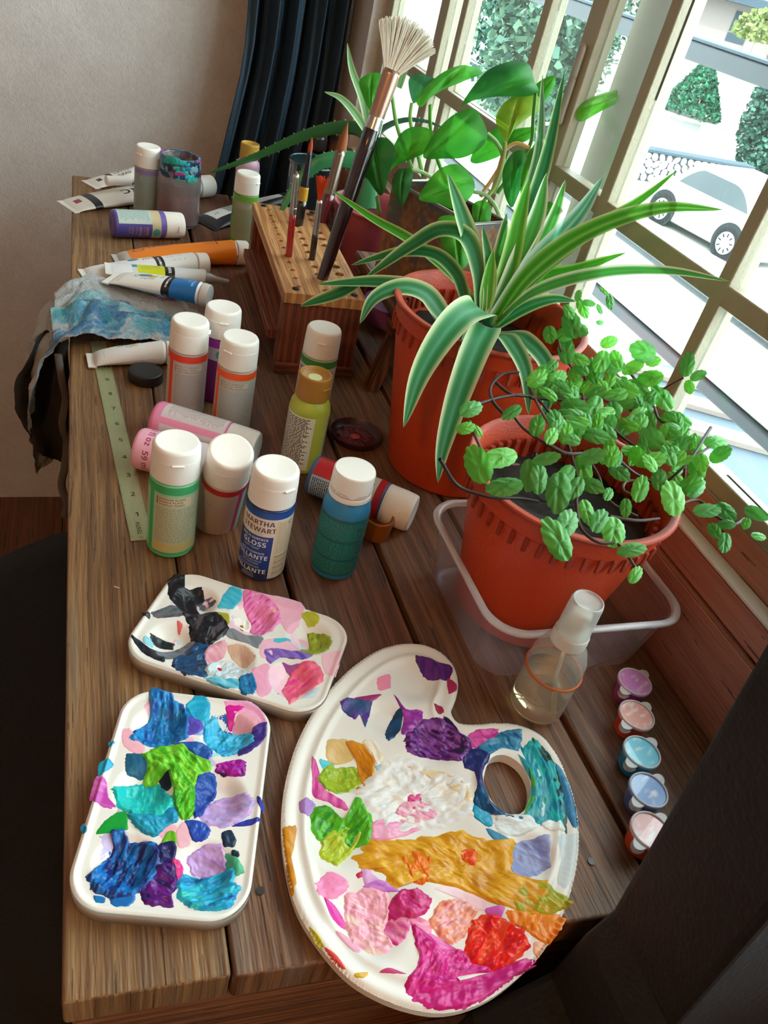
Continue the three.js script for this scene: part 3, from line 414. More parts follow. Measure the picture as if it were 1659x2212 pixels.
  const RF = RC.getSpacedPoints(900), HF = HCv.getSpacedPoints(360), st = 0.0011, bb3 = new THREE.Box3().setFromPoints(rim), id = new Map(), vert = (i, j) => { const k = i * 4096 + j; if (id.has(k)) return id.get(k); let x = bb3.min.x + i * st, z = bb3.min.z + j * st, b = 0; if (!inPoly(RF, x, z)) { const q = snap(RF, x, z); x = q.x; z = q.z; } else if (inPoly(HF, x, z)) { const q = snap(HF, x, z); x = q.x; z = q.z; } const n = pos.length / 3; pos.push(x, top(x, z), z); id.set(k, n); return n; };
  const nx = Math.ceil((bb3.max.x - bb3.min.x) / st), nz = Math.ceil((bb3.max.z - bb3.min.z) / st);
  for (let i = 0; i < nx; i++) for (let j = 0; j < nz; j++) { const ok = [[0, 0], [1, 0], [0, 1], [1, 1]].filter(([a, b]) => { const x = bb3.min.x + (i + a) * st, z = bb3.min.z + (j + b) * st; return inPoly(RF, x, z) && !inPoly(HF, x, z); }).length; if (!ok) continue; const a = vert(i, j), b = vert(i + 1, j), c = vert(i, j + 1), d = vert(i + 1, j + 1); idx.push(a, c, b, b, c, d); }
  const skirt = (L, s) => { const n = L.length - 1, o = pos.length / 3; for (let i = 0; i < n; i++) { pos.push(L[i].x, top(L[i].x, L[i].z), L[i].z); pos.push(L[i].x * s, 0.0008, L[i].z * s); } for (let i = 0; i < n; i++) { const a = o + 2 * i, b = o + 2 * ((i + 1) % n); idx.push(a, b, a + 1, b, b + 1, a + 1); } };
  const g = new THREE.BufferGeometry(), topIdx = idx.length; skirt(RF, 0.995); skirt(HF, 1);
  g.setAttribute('position', new THREE.Float32BufferAttribute(pos, 3)); g.setIndex(idx); g.computeVertexNormals();
  const bodyMat = ivory.clone(); bodyMat.side = THREE.DoubleSide;
  mesh('palette_body', g, bodyMat, t, 'white plastic palette');
  const D = (cols, th2, pts, k) => { const o = []; for (let i = 0; i < pts.length; i += 2) { const p = P(...kc(pts[i], pts[i + 1]), 0.0085); o.push([p.x - c0.x, p.z - c0.z]); } paintDab(t, o, top, [].concat(cols), th2 * 0.001, k * 1.71 + 5); };
  [
    [['#d09018', '#c07810'], 0.25, [50, 1030, 120, 1020, 110, 1120, 92, 1200, 120, 1290, 92, 1350, 68, 1200]], ['#c8c020', 0.2, [185, 1540, 240, 1590, 268, 1650, 230, 1630]], ['#e05050', 0.2, [270, 1650, 330, 1690, 380, 1760, 330, 1740]], ['#d8a820', 0.3, [430, 1790, 500, 1780, 480, 1810, 440, 1810]],
    [['#6a2a88', '#4a2470'], 0.5, [760, 115, 930, 170, 915, 240, 850, 230, 800, 200]], ['#b03060', 0.4, [920, 230, 970, 270, 960, 300, 925, 310]], ['#f090b0', 0.2, [550, 230, 620, 200, 620, 270, 560, 290]], [['#5a3090', '#2a5080'], 0.6, [365, 350, 440, 335, 520, 340, 490, 480, 460, 420, 430, 440, 370, 400]], ['#a02870', 0.5, [440, 330, 570, 312, 510, 352]], [['#1c4c80', '#204060'], 0.8, [600, 500, 650, 400, 690, 390, 670, 500, 610, 550]], [['#8a2a98', '#b040b0'], 0.8, [640, 310, 700, 390, 780, 400, 780, 480, 680, 520, 690, 430]], ['#a03050', 0.4, [850, 370, 890, 380, 900, 410, 870, 415]],
    [['#2a1848', '#3a2060'], 1.2, [900, 430, 990, 520, 1050, 600, 960, 610]], [['#38104a', '#5a1c70', '#8a4aa0', '#40145a'], 2.2, [700, 560, 780, 460, 900, 450, 1000, 530, 1040, 600, 990, 660, 880, 640, 740, 620]], [['#c02c90', '#e060b0'], 0.6, [1020, 550, 1080, 505, 1190, 500, 1150, 570, 1090, 600]],
    [['#2a5a98', '#3a8ab0', '#1c4c88'], 0.8, [1080, 600, 1180, 520, 1300, 510, 1290, 605, 1210, 600, 1130, 640]], [['#1c3070', '#2a2a70', '#1c4c80'], 0.9, [1010, 630, 1095, 600, 1135, 645, 1105, 720, 1105, 800, 1080, 800, 1060, 720, 1010, 700]], [['#103a60', '#1c5c90'], 0.9, [1075, 800, 1110, 800, 1145, 880, 1220, 945, 1200, 960, 1110, 930, 1060, 880]], [['#1c9aa8', '#28b0b0', '#1880a0', '#30a890'], 0.7, [1320, 600, 1400, 560, 1480, 700, 1530, 850, 1540, 1000, 1440, 1010, 1330, 960, 1372, 880, 1375, 780, 1340, 680]], [['#4aa040', '#2c8858'], 0.6, [1345, 700, 1385, 780, 1378, 880, 1320, 950, 1350, 905, 1362, 800]], ['#b8dce0', 0.6, [1370, 620, 1400, 690, 1440, 800, 1430, 960, 1405, 930, 1405, 780]], [['#1c88b8', '#2a70a0', '#30a0c0'], 0.4, [1490, 690, 1565, 800, 1605, 960, 1598, 1030, 1560, 980, 1530, 850]], [['#0f3038', '#1c4038', '#34582c'], 0.6, [1370, 558, 1440, 610, 1500, 720, 1545, 900, 1542, 1040, 1515, 900, 1465, 740]], ['#28a0c8', 0.8, [1060, 895, 1130, 930, 1160, 980, 1130, 1010, 1060, 950]], ['#dfe8ea', 0.8, [1180, 960, 1360, 960, 1380, 1020, 1270, 1060, 1180, 1020]], ['#e8f0f0', 0.8, [1420, 990, 1500, 970, 1540, 1030, 1460, 1030]], [['#7a80b8', '#9098c8', '#8890c0'], 0.6, [1270, 1110, 1380, 1070, 1450, 1060, 1470, 1200, 1380, 1260, 1260, 1250, 1255, 1170]],
    ['#d8b878', 0.25, [290, 560, 400, 555, 430, 640, 300, 660]], [['#d8901c', '#c87a18'], 0.9, [380, 560, 470, 580, 530, 650, 530, 740, 480, 800, 440, 820, 455, 730, 440, 640]], [['#7aa81c', '#a0b828', '#68982a'], 1.4, [245, 740, 310, 660, 340, 690, 430, 680, 470, 730, 460, 790, 370, 830, 280, 810]], ['#40c0d0', 0.5, [250, 650, 330, 665, 300, 700, 262, 690]], [['#c83a90', '#e070b0'], 0.5, [205, 660, 240, 700, 240, 760, 290, 830, 380, 880, 390, 920, 290, 880, 210, 830]], ['#a880c8', 0.4, [140, 880, 190, 865, 225, 900, 190, 955, 140, 930]], [['#3c9c20', '#58b428', '#2c8818'], 1.6, [210, 940, 280, 900, 380, 960, 440, 850, 500, 920, 520, 1000, 500, 1090, 430, 1110, 330, 1060, 240, 1060]], [['#a8bc28', '#b8c83c'], 1.6, [260, 1080, 320, 1010, 400, 1000, 470, 1020, 440, 1100, 390, 1160, 340, 1200, 270, 1160]],
    [['#f0f0f0', '#e4e4e4', '#f4ece0'], 1.4, [450, 830, 560, 700, 650, 650, 800, 690, 980, 760, 1050, 850, 1040, 940, 860, 1000, 640, 1050, 560, 960]], [['#e0c898', '#ead8b0'], 0.9, [700, 680, 900, 720, 1020, 780, 1040, 900, 1000, 910, 960, 800, 840, 745]], [['#f090c0', '#f4b0d0'], 1, [515, 1000, 580, 970, 700, 980, 780, 1010, 680, 1060, 540, 1080]], [['#f0a0c0', '#f8c8dc'], 2, [650, 930, 700, 870, 800, 870, 870, 900, 850, 960, 760, 990, 690, 980]], [['#d82878', '#e860a0'], 2, [720, 830, 790, 830, 780, 890, 740, 910, 715, 870]],
    [['#c88410', '#d89818', '#e8b030', '#cc8c14'], 1.4, [490, 1150, 530, 1090, 640, 1080, 760, 1066, 900, 1050, 1000, 1040, 1120, 1080, 1260, 1100, 1250, 1260, 1400, 1290, 1410, 1400, 1340, 1460, 1200, 1420, 1000, 1330, 720, 1290, 660, 1330, 580, 1240, 500, 1230]], [['#c0a020', '#a0a828', '#c89818'], 1, [1230, 1290, 1400, 1300, 1560, 1400, 1540, 1440, 1400, 1480, 1300, 1460]], [['#f08018', '#e87010'], 2, [690, 1150, 820, 1150, 820, 1280, 760, 1310, 700, 1230]], [['#f06020', '#e84818', '#f0802c'], 2, [975, 1140, 1070, 1120, 1080, 1200, 1040, 1250, 990, 1200]], [['#e87018', '#f09030', '#d86818'], 1, [1250, 1450, 1380, 1470, 1520, 1490, 1500, 1560, 1440, 1630, 1330, 1560, 1270, 1520]],
    [['#d82c90', '#c82080', '#e048a0'], 1, [720, 1880, 860, 1850, 1000, 1820, 1300, 1720, 1350, 1760, 1250, 1820, 1050, 1945, 870, 1978, 740, 1930]], [['#d0208c', '#c81878', '#e850a8', '#b81468'], 2, [740, 1530, 800, 1560, 900, 1640, 1000, 1640, 1060, 1700, 1150, 1760, 980, 1800, 990, 1850, 860, 1880, 720, 1900, 720, 1820, 780, 1720, 750, 1620]], [['#d81c30', '#f02820', '#f05030', '#e02424'], 2.8, [1060, 1490, 1160, 1470, 1240, 1520, 1320, 1570, 1340, 1640, 1260, 1720, 1150, 1750, 1050, 1700, 1040, 1620]], [['#f07090', '#f4a080', '#f8c0c0', '#f08090'], 2.4, [830, 1500, 900, 1400, 1000, 1380, 1080, 1430, 1040, 1530, 960, 1600, 880, 1570]],
    ['#f490c0', 0.6, [230, 1310, 300, 1250, 390, 1290, 380, 1350, 300, 1390, 240, 1360]], ['#d830a0', 0.7, [270, 1390, 330, 1420, 380, 1480, 390, 1530, 320, 1500]], [['#c070d0', '#d890dc'], 0.8, [480, 1320, 560, 1290, 640, 1330, 660, 1352, 560, 1345]], [['#f8c8c8', '#f4b0c8', '#fadccc'], 2.2, [390, 1380, 480, 1330, 600, 1350, 620, 1440, 590, 1530, 630, 1620, 540, 1670, 430, 1610, 400, 1520]], [['#d04090', '#f090b8'], 1.4, [590, 1540, 640, 1480, 720, 1500, 700, 1590, 640, 1630]], [['#a81860', '#c82878', '#d85090'], 2.2, [600, 1440, 680, 1350, 760, 1340, 830, 1390, 810, 1450, 740, 1490, 680, 1480, 640, 1500]], ['#d060c0', 0.6, [1130, 1430, 1220, 1430, 1200, 1490, 1140, 1470]], ['#c83058', 0.4, [440, 1260, 470, 1245, 475, 1270, 450, 1280]],
    ['#f4d4e0', 0.15, [860, 1340, 960, 1320, 1120, 1380, 1130, 1440, 1060, 1420, 960, 1370]], [['#c890d0', '#e0b0e0'], 0.2, [470, 1180, 500, 1170, 520, 1250, 560, 1290, 500, 1320, 465, 1250]], [['#1c7890', '#2a98a0'], 0.4, [1290, 640, 1345, 680, 1392, 780, 1385, 880, 1340, 950, 1365, 880, 1372, 780, 1330, 690]], [['#1a6a90', '#123c58'], 0.4, [1190, 945, 1260, 955, 1330, 948, 1320, 975, 1230, 980]], ['#3a88b0', 0.25, [1130, 1020, 1190, 1040, 1260, 1080, 1230, 1100, 1160, 1070]], ['#ccd8de', 0.12, [1500, 1060, 1590, 1060, 1595, 1180, 1550, 1330, 1500, 1300, 1520, 1180]], ['#e8a8c0', 0.15, [330, 1560, 400, 1580, 470, 1650, 420, 1660]], [['#e05890', '#f0a0c0'], 0.5, [700, 1490, 760, 1480, 840, 1520, 830, 1570, 760, 1540]], [['#d03a98', '#e870b8'], 0.5, [820, 1560, 900, 1590, 980, 1640, 900, 1650]], ['#f0b090', 0.3, [1380, 1620, 1430, 1640, 1400, 1700, 1370, 1680]], ['#c8407c', 0.2, [560, 1780, 620, 1760, 700, 1790, 640, 1790]], ['#a0c8d8', 0.2, [540, 690, 580, 680, 570, 710, 548, 712]], [['#e4d8b8', '#f0e8d8'], 0.3, [470, 560, 540, 560, 580, 640, 550, 680, 520, 620]],
  ].forEach((d, k) => D(...d, k));
}

// ---------------------------------------------------------------- paint bottles
const font = (s, w = '', f = 'sans-serif') => `${w} ${s}px ${f}`;
function lines(g, x, y, w, n, step, col, hgt = 3, seed = 1) { const q = rng(seed); g.fillStyle = col; for (let i = 0; i < n; i++) { let cx = x; const end = x + w * (0.82 + 0.18 * q()); while (cx < end) { const ww = 5 + q() * 20; g.fillRect(cx, y + i * step, Math.min(ww, end - cx), hgt); cx += ww + 4; } } }
// label drawn round the whole bottle; the side seen from the photo is the middle of the canvas
function labelT(o) { return canvasTex(640, 384, (g, w, h) => {
  g.fillStyle = o.body; g.fillRect(0, 0, w, h); g.fillStyle = o.side || o.panel; g.fillRect(0, 40, w, h - 60);
  const sx = o.stripe ?? 235; g.fillStyle = o.band; g.fillRect(0, 0, w, 40); g.fillRect(sx, 0, 26, h); g.fillStyle = o.panel; g.fillRect(sx + 34, 50, 200, h - (o.foot ? 90 : 60));
  g.fillStyle = o.head || o.panel; g.fillRect(sx + 40, 56, 150, 46); g.fillStyle = o.text; g.font = font(15, 'bold'); (o.words || ['MULTI SURFACE', 'ACRYLIC PAINT', 'PINTURA ACRILICA']).forEach((s, i) => g.fillText(s, sx + 52, 70 + i * 15)); g.fillRect(sx + 42, 58, 6, 42);
  lines(g, sx + 40, 116, 180, 22, 9, o.fine || o.text, 3, o.seed || 3);
  if (o.foot) { g.fillStyle = o.foot; g.fillRect(sx + 30, h - 66, 220, 50); g.fillStyle = o.band; g.fillRect(0, h - 14, w, 14); }
  if (o.dot) { g.fillStyle = o.dot; g.beginPath(); g.arc(320, 100, 30, 0, 7); g.fill(); }
  if (o.extra) o.extra(g, w, h);
}); }
const capWhite = std(0xefece6, 0.38, { specularIntensity: 0.5 });
function paintBottle(o) {
  const t = thing('paint_bottle', o.label, 'bottle', null, o.group), k = o.kind || 'flip';
  const bm = std(o.body, 0.35), base = o.pos, axis = o.axis || V(0, 1, 0), eye = towardsEye(base); if (o.spin) eye.applyAxisAngle(axis.clone().normalize(), o.spin);
  orient(t, base, axis, eye);
  const lm = std(0xffffff, 0.4, { map: o.tex }), r = 0.01715, lab = (r0, y0, y1) => new THREE.CylinderGeometry(r0, r0, y1 - y0, 56, 1, true, -Math.PI, Math.PI * 2).translate(0, (y0 + y1) / 2, 0);
  if (k === 'flip') {
    mesh('body', lathe([[0, 0.0008], [0.012, 0.0], [0.0158, 0.0008], [r, 0.0035], [r, 0.0652], [0.0166, 0.0666], [0.012, 0.067], [0, 0.067]], 56), bm, t);
    if (o.tex) mesh('printed_label', lab(r + 0.00012, o.l0 ?? 0.0045, o.l1 ?? 0.0654), lm, t);
    const cm = o.cap || capWhite;
    const cap = mesh('cap', lathe([[0.0162, 0.067], [0.0168, 0.0676], [0.01655, 0.083], [0.0165, 0.0838], [0.0162, 0.0842], [0.0164, 0.0848], [0.0161, 0.0905], [0.015, 0.0926], [0.0135, 0.0931], [0.0115, 0.0923], [0, 0.0918]], 56), cm, t);
    const tab = mesh('cap_tab', rbox(0.0085, 0.0012, 0.0022, 0.0005).translate(0, 0.0835, 0.0168), cm, cap); tab.rotation.y = o.tab ?? 0.25;
  } else {
    const narrow = k === 'gold';
    mesh('body', lathe([[0, 0.0008], [0.0135, 0.0], [0.0165, 0.001], [0.0176, 0.004], [0.0176, 0.0605], [0.0166, 0.066], [0.0138, 0.0697], [0.0132, 0.0715], [0, 0.0715]], 56), bm, t);
    if (o.tex) mesh('printed_label', lab(0.01775, 0.006, 0.059), lm, t);
    if (narrow) {
      const gm = std(o.capColor || 0xa87a30, 0.4);
      const cap = mesh('cap', lathe([[0.0138, 0.0717], [0.0143, 0.0725], [0.014, 0.0905], [0.0136, 0.0925], [0.0128, 0.093], [0.012, 0.0922], [0.0105, 0.0895], [0, 0.0885]], 56), gm, t);
      mesh('cap_disc', lathe([[0.006, 0.0886], [0.0058, 0.0892], [0, 0.0894]], 32), std(o.disc || 0xd9dca0, 0.5), cap);
      const tab = mesh('cap_tab', rbox(0.008, 0.0012, 0.002, 0.0005).translate(0, 0.084, 0.0142), gm, cap); tab.rotation.y = 0.9;
    } else {
      mesh('neck_ring', lathe([[0.0150, 0.0715], [0.0156, 0.072], [0.0156, 0.0755], [0.015, 0.076]], 48), capWhite, t);
      const ct = canvasTex(512, 96, (g, w, h) => { g.fillStyle = '#efece6'; g.fillRect(0, 0, w, h); g.fillStyle = '#7a6a58'; g.font = font(17, 'bold'); for (let i = 0; i < 4; i++) { g.fillText('MADE IN USA', 20 + i * 130, 88); g.fillText('NON TOXIC', 30 + i * 130, 66); } });
      const cap = mesh('cap', lathe([[0.0148, 0.0762], [0.0153, 0.0766], [0.0151, 0.0915], [0.0146, 0.0929], [0.0138, 0.0932], [0, 0.0932]], 56), capWhite, t);
      mesh('cap_print', lab(0.01545, 0.0768, 0.0825), std(0xffffff, 0.4, { map: ct }), cap);
    }
  }
  return t;
}
const top = (px, py) => { const p = P(px, py, 0.0928); p.y = TY; return p; };
const stewart = (g, x, y, s, col) => { g.fillStyle = col; g.font = font(s, 'bold'); g.fillText('MARTHA', x, y); g.fillText('STEWART', x, y + s * 1.05); };
paintBottle({ label: 'mint green paint bottle with white flip cap standing by the ruler end', pos: top(383, 953), body: 0x6fbf88, tab: 0.1, spin: 0, tex: labelT({ body: '#7fc795', band: '#41ab6c', side: '#8fcfa2', panel: '#b9bfa0', head: '#d3c7a6', text: '#5d5a48', fine: '#878a70', stripe: 208, foot: '#c6b878', seed: 5, words: ['MEDIUM GLOSS', 'BEBIDA PLATA', 'ACRYLIC PAINT'] }) });
paintBottle({ label: 'blue gloss paint bottle with white flip cap and bold white lettering', pos: top(598, 1008), body: 0x1b3566, tab: 0.75, tex: canvasTex(640, 384, (g, w, h) => {
  g.fillStyle = '#ded8cc'; g.fillRect(0, 0, w, h); g.fillStyle = '#2450a0'; g.fillRect(0, 0, w, 36); stewart(g, 205, 76, 36, '#5a3a30'); g.fillStyle = '#8fb0a8'; g.font = font(16); g.fillText('crafts', 270, 128);
  g.fillStyle = '#1f3f8a'; g.fillRect(0, 136, 355, h - 136); g.fillStyle = '#1c2c58'; g.fillRect(0, 330, 355, 54); g.fillStyle = '#e4e8ec'; g.font = font(17, 'bold'); g.fillText('MULTI-SURFACE', 205, 160); g.font = font(38, 'bold'); g.fillText('GLOSS', 214, 196); g.font = font(14); g.fillText('CRAFT PAINT', 222, 214); g.font = font(15, 'bold'); g.fillText('MULTI-SURFACE', 212, 240); g.font = font(34, 'bold'); g.fillText('BRILLANTE', 166, 272); g.font = font(13); g.fillText('PEINTURE POUR', 224, 288); g.fillText('DECORATIONS', 224, 303); g.fillText('MULTISUPERFICIES', 200, 322); g.font = font(34, 'bold'); g.fillText('BRILLANTE', 166, 354); g.font = font(13); g.fillText('ACRILICA', 240, 370); g.fillText('ARTESANIA', 230, 383);
  g.fillStyle = '#d8c8ac'; g.fillRect(360, 46, 110, h); g.fillStyle = '#8a7a66'; for (let i = 0; i < 12; i++) g.fillRect(372, 250 + i * 11, 80, i % 3 ? 3 : 6); lines(g, 372, 60, 90, 18, 10, '#8a8072', 2, 9); g.strokeStyle = '#5a5a5a'; g.lineWidth = 3; g.beginPath(); g.arc(430, 66, 10, 0.4, 5.6); g.stroke();
}) });
paintBottle({ kind: 'screw', label: 'teal paint bottle with round white screw cap and green print', pos: top(768, 1013), body: 0x2a7fb0, tex: canvasTex(640, 384, (g, w, h) => { const l = ['#1d6f96', '#1b6670', '#185e5c']; g.fillStyle = '#195f66'; g.fillRect(0, 0, w, h); lines(g, 190, 24, 250, 13, 9, '#3a9c8a', 4, 21); lines(g, 190, 160, 250, 12, 9, '#3a9c8a', 4, 22); lines(g, 190, 282, 240, 10, 9, '#3a9c8a', 4, 23); g.fillStyle = '#8fb8b0'; g.fillRect(478, 0, 3, h); }) });
paintBottle({ label: 'red banded paint bottle with white flip cap standing beside the rag', pos: top(412, 690), body: 0xa89a94, tab: 1.5, tex: labelT({ body: '#b8aaa4', band: '#e0432c', side: '#b9b0a6', panel: '#b4b0b0', head: '#c9c2bc', text: '#7a6a66', fine: '#96918f', stripe: 215, seed: 7 }) });
paintBottle({ label: 'orange banded paint bottle with white flip cap in front of the brush holder', pos: top(520, 727), body: 0xb0a09a, tab: -0.6, tex: labelT({ body: '#b8b0a8', band: '#ee5a20', side: '#bdb6aa', panel: '#b2b8b8', head: '#c9c6be', text: '#86736a', fine: '#959a9a', stripe: 200, seed: 8 }) });
paintBottle({ label: 'magenta paint bottle with white cap behind the red banded one', pos: top(484, 662), body: 0x7a1c6c, tab: 0.1, tex: labelT({ body: '#8a2278', band: '#9a28a4', side: '#7a1f6c', panel: '#7c2070', head: '#c9b8c8', text: '#9a3c8c', fine: '#8a2c7c', stripe: 150, dot: '#4fa096', seed: 6, extra: (g) => { g.fillStyle = '#c4b6c4'; g.fillRect(190, 42, 260, 80); g.fillStyle = '#4fa096'; g.beginPath(); g.arc(330, 84, 30, 0, 7); g.fill(); } }) });
paintBottle({ kind: 'gold', label: 'olive lime paint bottle with gold brown cap', pos: top(683, 806), body: 0xaebd42, disc: 0xe2e6b0, tex: canvasTex(640, 384, (g, w, h) => { g.fillStyle = '#b4c24c'; g.fillRect(0, 0, w, h); g.fillStyle = '#dfe0d2'; g.fillRect(90, 0, 270, h); lines(g, 100, 12, 250, 34, 11, '#2c2c26', 6, 31); g.fillStyle = '#c4cc98'; g.fillRect(430, 0, 60, h); lines(g, 440, 10, 46, 34, 11, '#565a40', 5, 33); }) });
paintBottle({ label: 'green banded paint bottle with white cap behind the olive bottle', pos: top(702, 707), body: 0x9fb09a, tab: 0.0, tex: canvasTex(640, 384, (g, w, h) => { g.fillStyle = '#d2d0c4'; g.fillRect(0, 0, w, h); g.fillStyle = '#3f8a44'; g.fillRect(0, 0, w, 44); stewart(g, 195, 82, 34, '#4a4440'); lines(g, 190, 140, 200, 20, 11, '#8a8a80', 3, 41); g.strokeStyle = '#555'; g.lineWidth = 4; for (const y of [70, 95]) { g.beginPath(); g.arc(420, y, 9, 0.2, 2.8); g.stroke(); } }) });
{ // leaning bottle
  const base = P(465, 1120, 0.006); base.y = TY + 0.0002;
  paintBottle({ label: 'white capped paint bottle with red band leaning towards the mint bottle', pos: V(base.x + 0.001, TY, base.z - 0.006), axis: V(0.0, 0.943, 0.333), body: 0xb8a8a4, tab: 2.5, tex: labelT({ body: '#c0aaa6', band: '#b8242c', side: '#b9a59c', panel: '#b8a49a', head: '#c4b0a4', text: '#6a5450', fine: '#8a746c', stripe: 70, seed: 12, extra: (g, w, h) => { g.fillStyle = '#b02858'; g.fillRect(405, 0, 22, h); g.fillStyle = '#7ab0b4'; g.fillRect(432, 40, 90, h); } }) }).rotation;
}
function lying(o) { const a = P(...o.a, 0.0174), b = P(...o.b, 0.0174), dir = b.clone().sub(a).setY(0).normalize(), mid = a.clone().add(b).multiplyScalar(0.5), s = o.from === 'b' ? b.clone().addScaledVector(dir, -0.093) : o.from === 'a' ? a : mid.clone().addScaledVector(dir, -0.0465); s.y = TY + 0.0174 + (o.lift || 0); return paintBottle({ ...o, pos: s, axis: dir }); }
lying({ label: 'pink paint bottle lying on its side against the orange banded bottle', a: [332, 905], b: [555, 972], from: 'b', body: 0xd8749e, cap: std(0xd8d4d0, 0.4), spin: 0.2, tex: canvasTex(640, 384, (g, w, h) => { g.fillStyle = '#e08ab0'; g.fillRect(0, 0, w, h); g.fillStyle = '#cfc6c8'; g.fillRect(60, 0, 215, 350); g.fillRect(310, 0, 200, 345); lines(g, 80, 20, 180, 34, 9, '#8f8688', 3, 51); lines(g, 330, 20, 160, 32, 9, '#9c9496', 3, 52); }) });
lying({ label: 'light pink paint bottle lying behind the mint bottle with its base showing', a: [296, 966], b: [440, 1003], from: 'a', body: 0xe7a3bc, spin: -0.3, tex: canvasTex(640, 384, (g, w, h) => { g.fillStyle = '#e9a9c0'; g.fillRect(0, 0, w, h); g.save(); g.translate(300, 360); g.rotate(-Math.PI / 2); g.restore(); g.fillStyle = '#8c4060'; g.font = font(44, 'bold'); g.save(); g.translate(210, 350); g.fillText('2 fl oz  59 ml', 0, 0); g.restore(); lines(g, 200, 250, 260, 5, 12, '#b87890', 3, 53); g.fillStyle = '#d8c8cc'; g.fillRect(0, 0, w, 200); }) });
lying({ label: 'white and red paint bottle lying on its side behind the teal bottle', a: [646, 1012], b: [893, 1110], from: 'b', body: 0x4a6aa0, spin: 0.1, tex: canvasTex(640, 384, (g, w, h) => { g.fillStyle = '#c9d3d6'; g.fillRect(0, 0, w, h); g.fillStyle = '#c4202c'; g.fillRect(0, 0, w, 40); g.fillStyle = '#ded2bc'; g.fillRect(0, 40, w, 110); stewart(g, 235, 88, 40, '#4a4038'); g.fillStyle = '#c4202e'; g.fillRect(120, 150, 190, 234); g.fillStyle = '#e8c8c4'; g.font = font(20, 'bold'); g.fillText('SATIN', 190, 200); g.font = font(13); g.fillText('ACRILICA SUPERFICIES', 150, 220); g.fillText('MULTIPLES', 180, 238); g.fillStyle = '#c3d0d4'; g.fillRect(310, 150, 200, 234); lines(g, 320, 160, 180, 20, 11, '#34404a', 5, 61); g.fillStyle = '#3a5ea0'; g.fillRect(430, 150, 40, 234); }) });
lying({ label: 'purple paint bottle with orange print lying on its side beside the water jar', a: [246, 482], b: [394, 487], from: 'b', body: 0x5a4a96, spin: 0.1, tex: canvasTex(640, 384, (g, w, h) => { g.fillStyle = '#4a4690'; g.fillRect(0, 0, w, h); g.fillStyle = '#b9c4c0'; g.fillRect(130, 110, 180, 270); lines(g, 150, 130, 140, 24, 10, '#7aa09c', 5, 71); g.fillStyle = '#6a5ab0'; g.fillRect(0, 0, w, 36); g.fillStyle = '#c8b690'; g.fillRect(0, 36, w, 74); g.fillStyle = '#3f8f84'; g.beginPath(); g.arc(375, 74, 32, 0, 7); g.fill(); g.fillStyle = '#dc8a4a'; g.font = font(26, 'bold'); g.fillText('SATIN', 330, 160); g.fillText('SATINE', 330, 215); g.font = font(15); g.fillText('ACRYLIC PAINT', 330, 180); g.fillText('PEINTURE', 330, 240); g.fillText('SATINADO', 330, 275); g.fillText('PINTURA', 330, 300); }) });
paintBottle({ label: 'lavender banded paint bottle with tall white cap beside the water jar', pos: top(321, 315), body: 0x8a9a90, tab: -0.8, tex: labelT({ body: '#8f9c92', band: '#8674ac', side: '#8a968e', panel: '#8c9a92', head: '#9aa69a', text: '#5f6a64', fine: '#6e7a74', stripe: 90, seed: 14 }) });
paintBottle({ label: 'lime green banded paint bottle with white cap left of the brush holder', pos: top(537, 373), body: 0x5e9a34, tab: 1.0, tex: labelT({ body: '#63a03a', band: '#69a83a', side: '#8a9a6a', panel: '#8f9a78', head: '#aeb39a', text: '#6a705a', fine: '#7a8068', stripe: 190, seed: 15 }) });
paintBottle({ kind: 'gold', label: 'lilac paint bottle with stained gold cap by the curtain', pos: top(541, 309), body: 0xc9a6bc, capColor: 0xb08a34, disc: 0xb8a0b0, tex: canvasTex(256, 256, (g, w, h) => { g.fillStyle = '#8a6a98'; g.fillRect(0, 0, w, h); g.fillStyle = '#c8b8c4'; g.fillRect(0, 0, w, 30); lines(g, 20, 60, 220, 15, 11, '#6a5078', 4, 77); }) });
{ // amber cap lying against the bottles
  const p = P(812, 1160, 0), t = thing('amber_cap', 'amber plastic bottle lid standing behind the teal bottle', 'lid', V(p.x, TY, p.z - 0.003));
  mesh('lid', lathe([[0, 0], [0.0105, 0], [0.0115, 0.001], [0.0125, 0.018], [0.012, 0.0195], [0.0108, 0.0195], [0.0102, 0.003], [0, 0.0025]], 40), std(0xa85c18, 0.35, { transmission: 0.25, thickness: 0 }), t);
}

// ---------------------------------------------------------------- paint tubes
function paintTubeGeo(L, r, w, fold) {
  const N = 40, K = 32, pos = [], uv = [], idx = [];
  for (let i = 0; i <= N; i++) { const s = i / N, hw = lerp(w, r, sstep(0.25, 1, s)), hh = lerp(0.0007, r, Math.pow(s, fold || 0.75)), dent = 1 + 0.12 * fbm(s * 6, L * 300, 0.4); for (let j = 0; j <= K; j++) { const a = j / K * Math.PI * 2, c = Math.cos(a), sn = Math.sin(a), z = hw * Math.sign(c) * Math.pow(Math.abs(c), 0.9), y = hh + hh * sn * (sn > 0 ? dent : 1); pos.push(s * L, y, z); uv.push(s, 0.5 - 0.5 * z / Math.max(hw, 1e-4)); } }
  for (let i = 0; i < N; i++) for (let j = 0; j < K; j++) { const a = i * (K + 1) + j, b = a + K + 1; idx.push(a, b, a + 1, b, b + 1, a + 1); }
  const g = new THREE.BufferGeometry(); g.setAttribute('position', new THREE.Float32BufferAttribute(pos, 3)); g.setAttribute('uv', new THREE.Float32BufferAttribute(uv, 2)); g.setIndex(idx); g.computeVertexNormals(); return g;
}
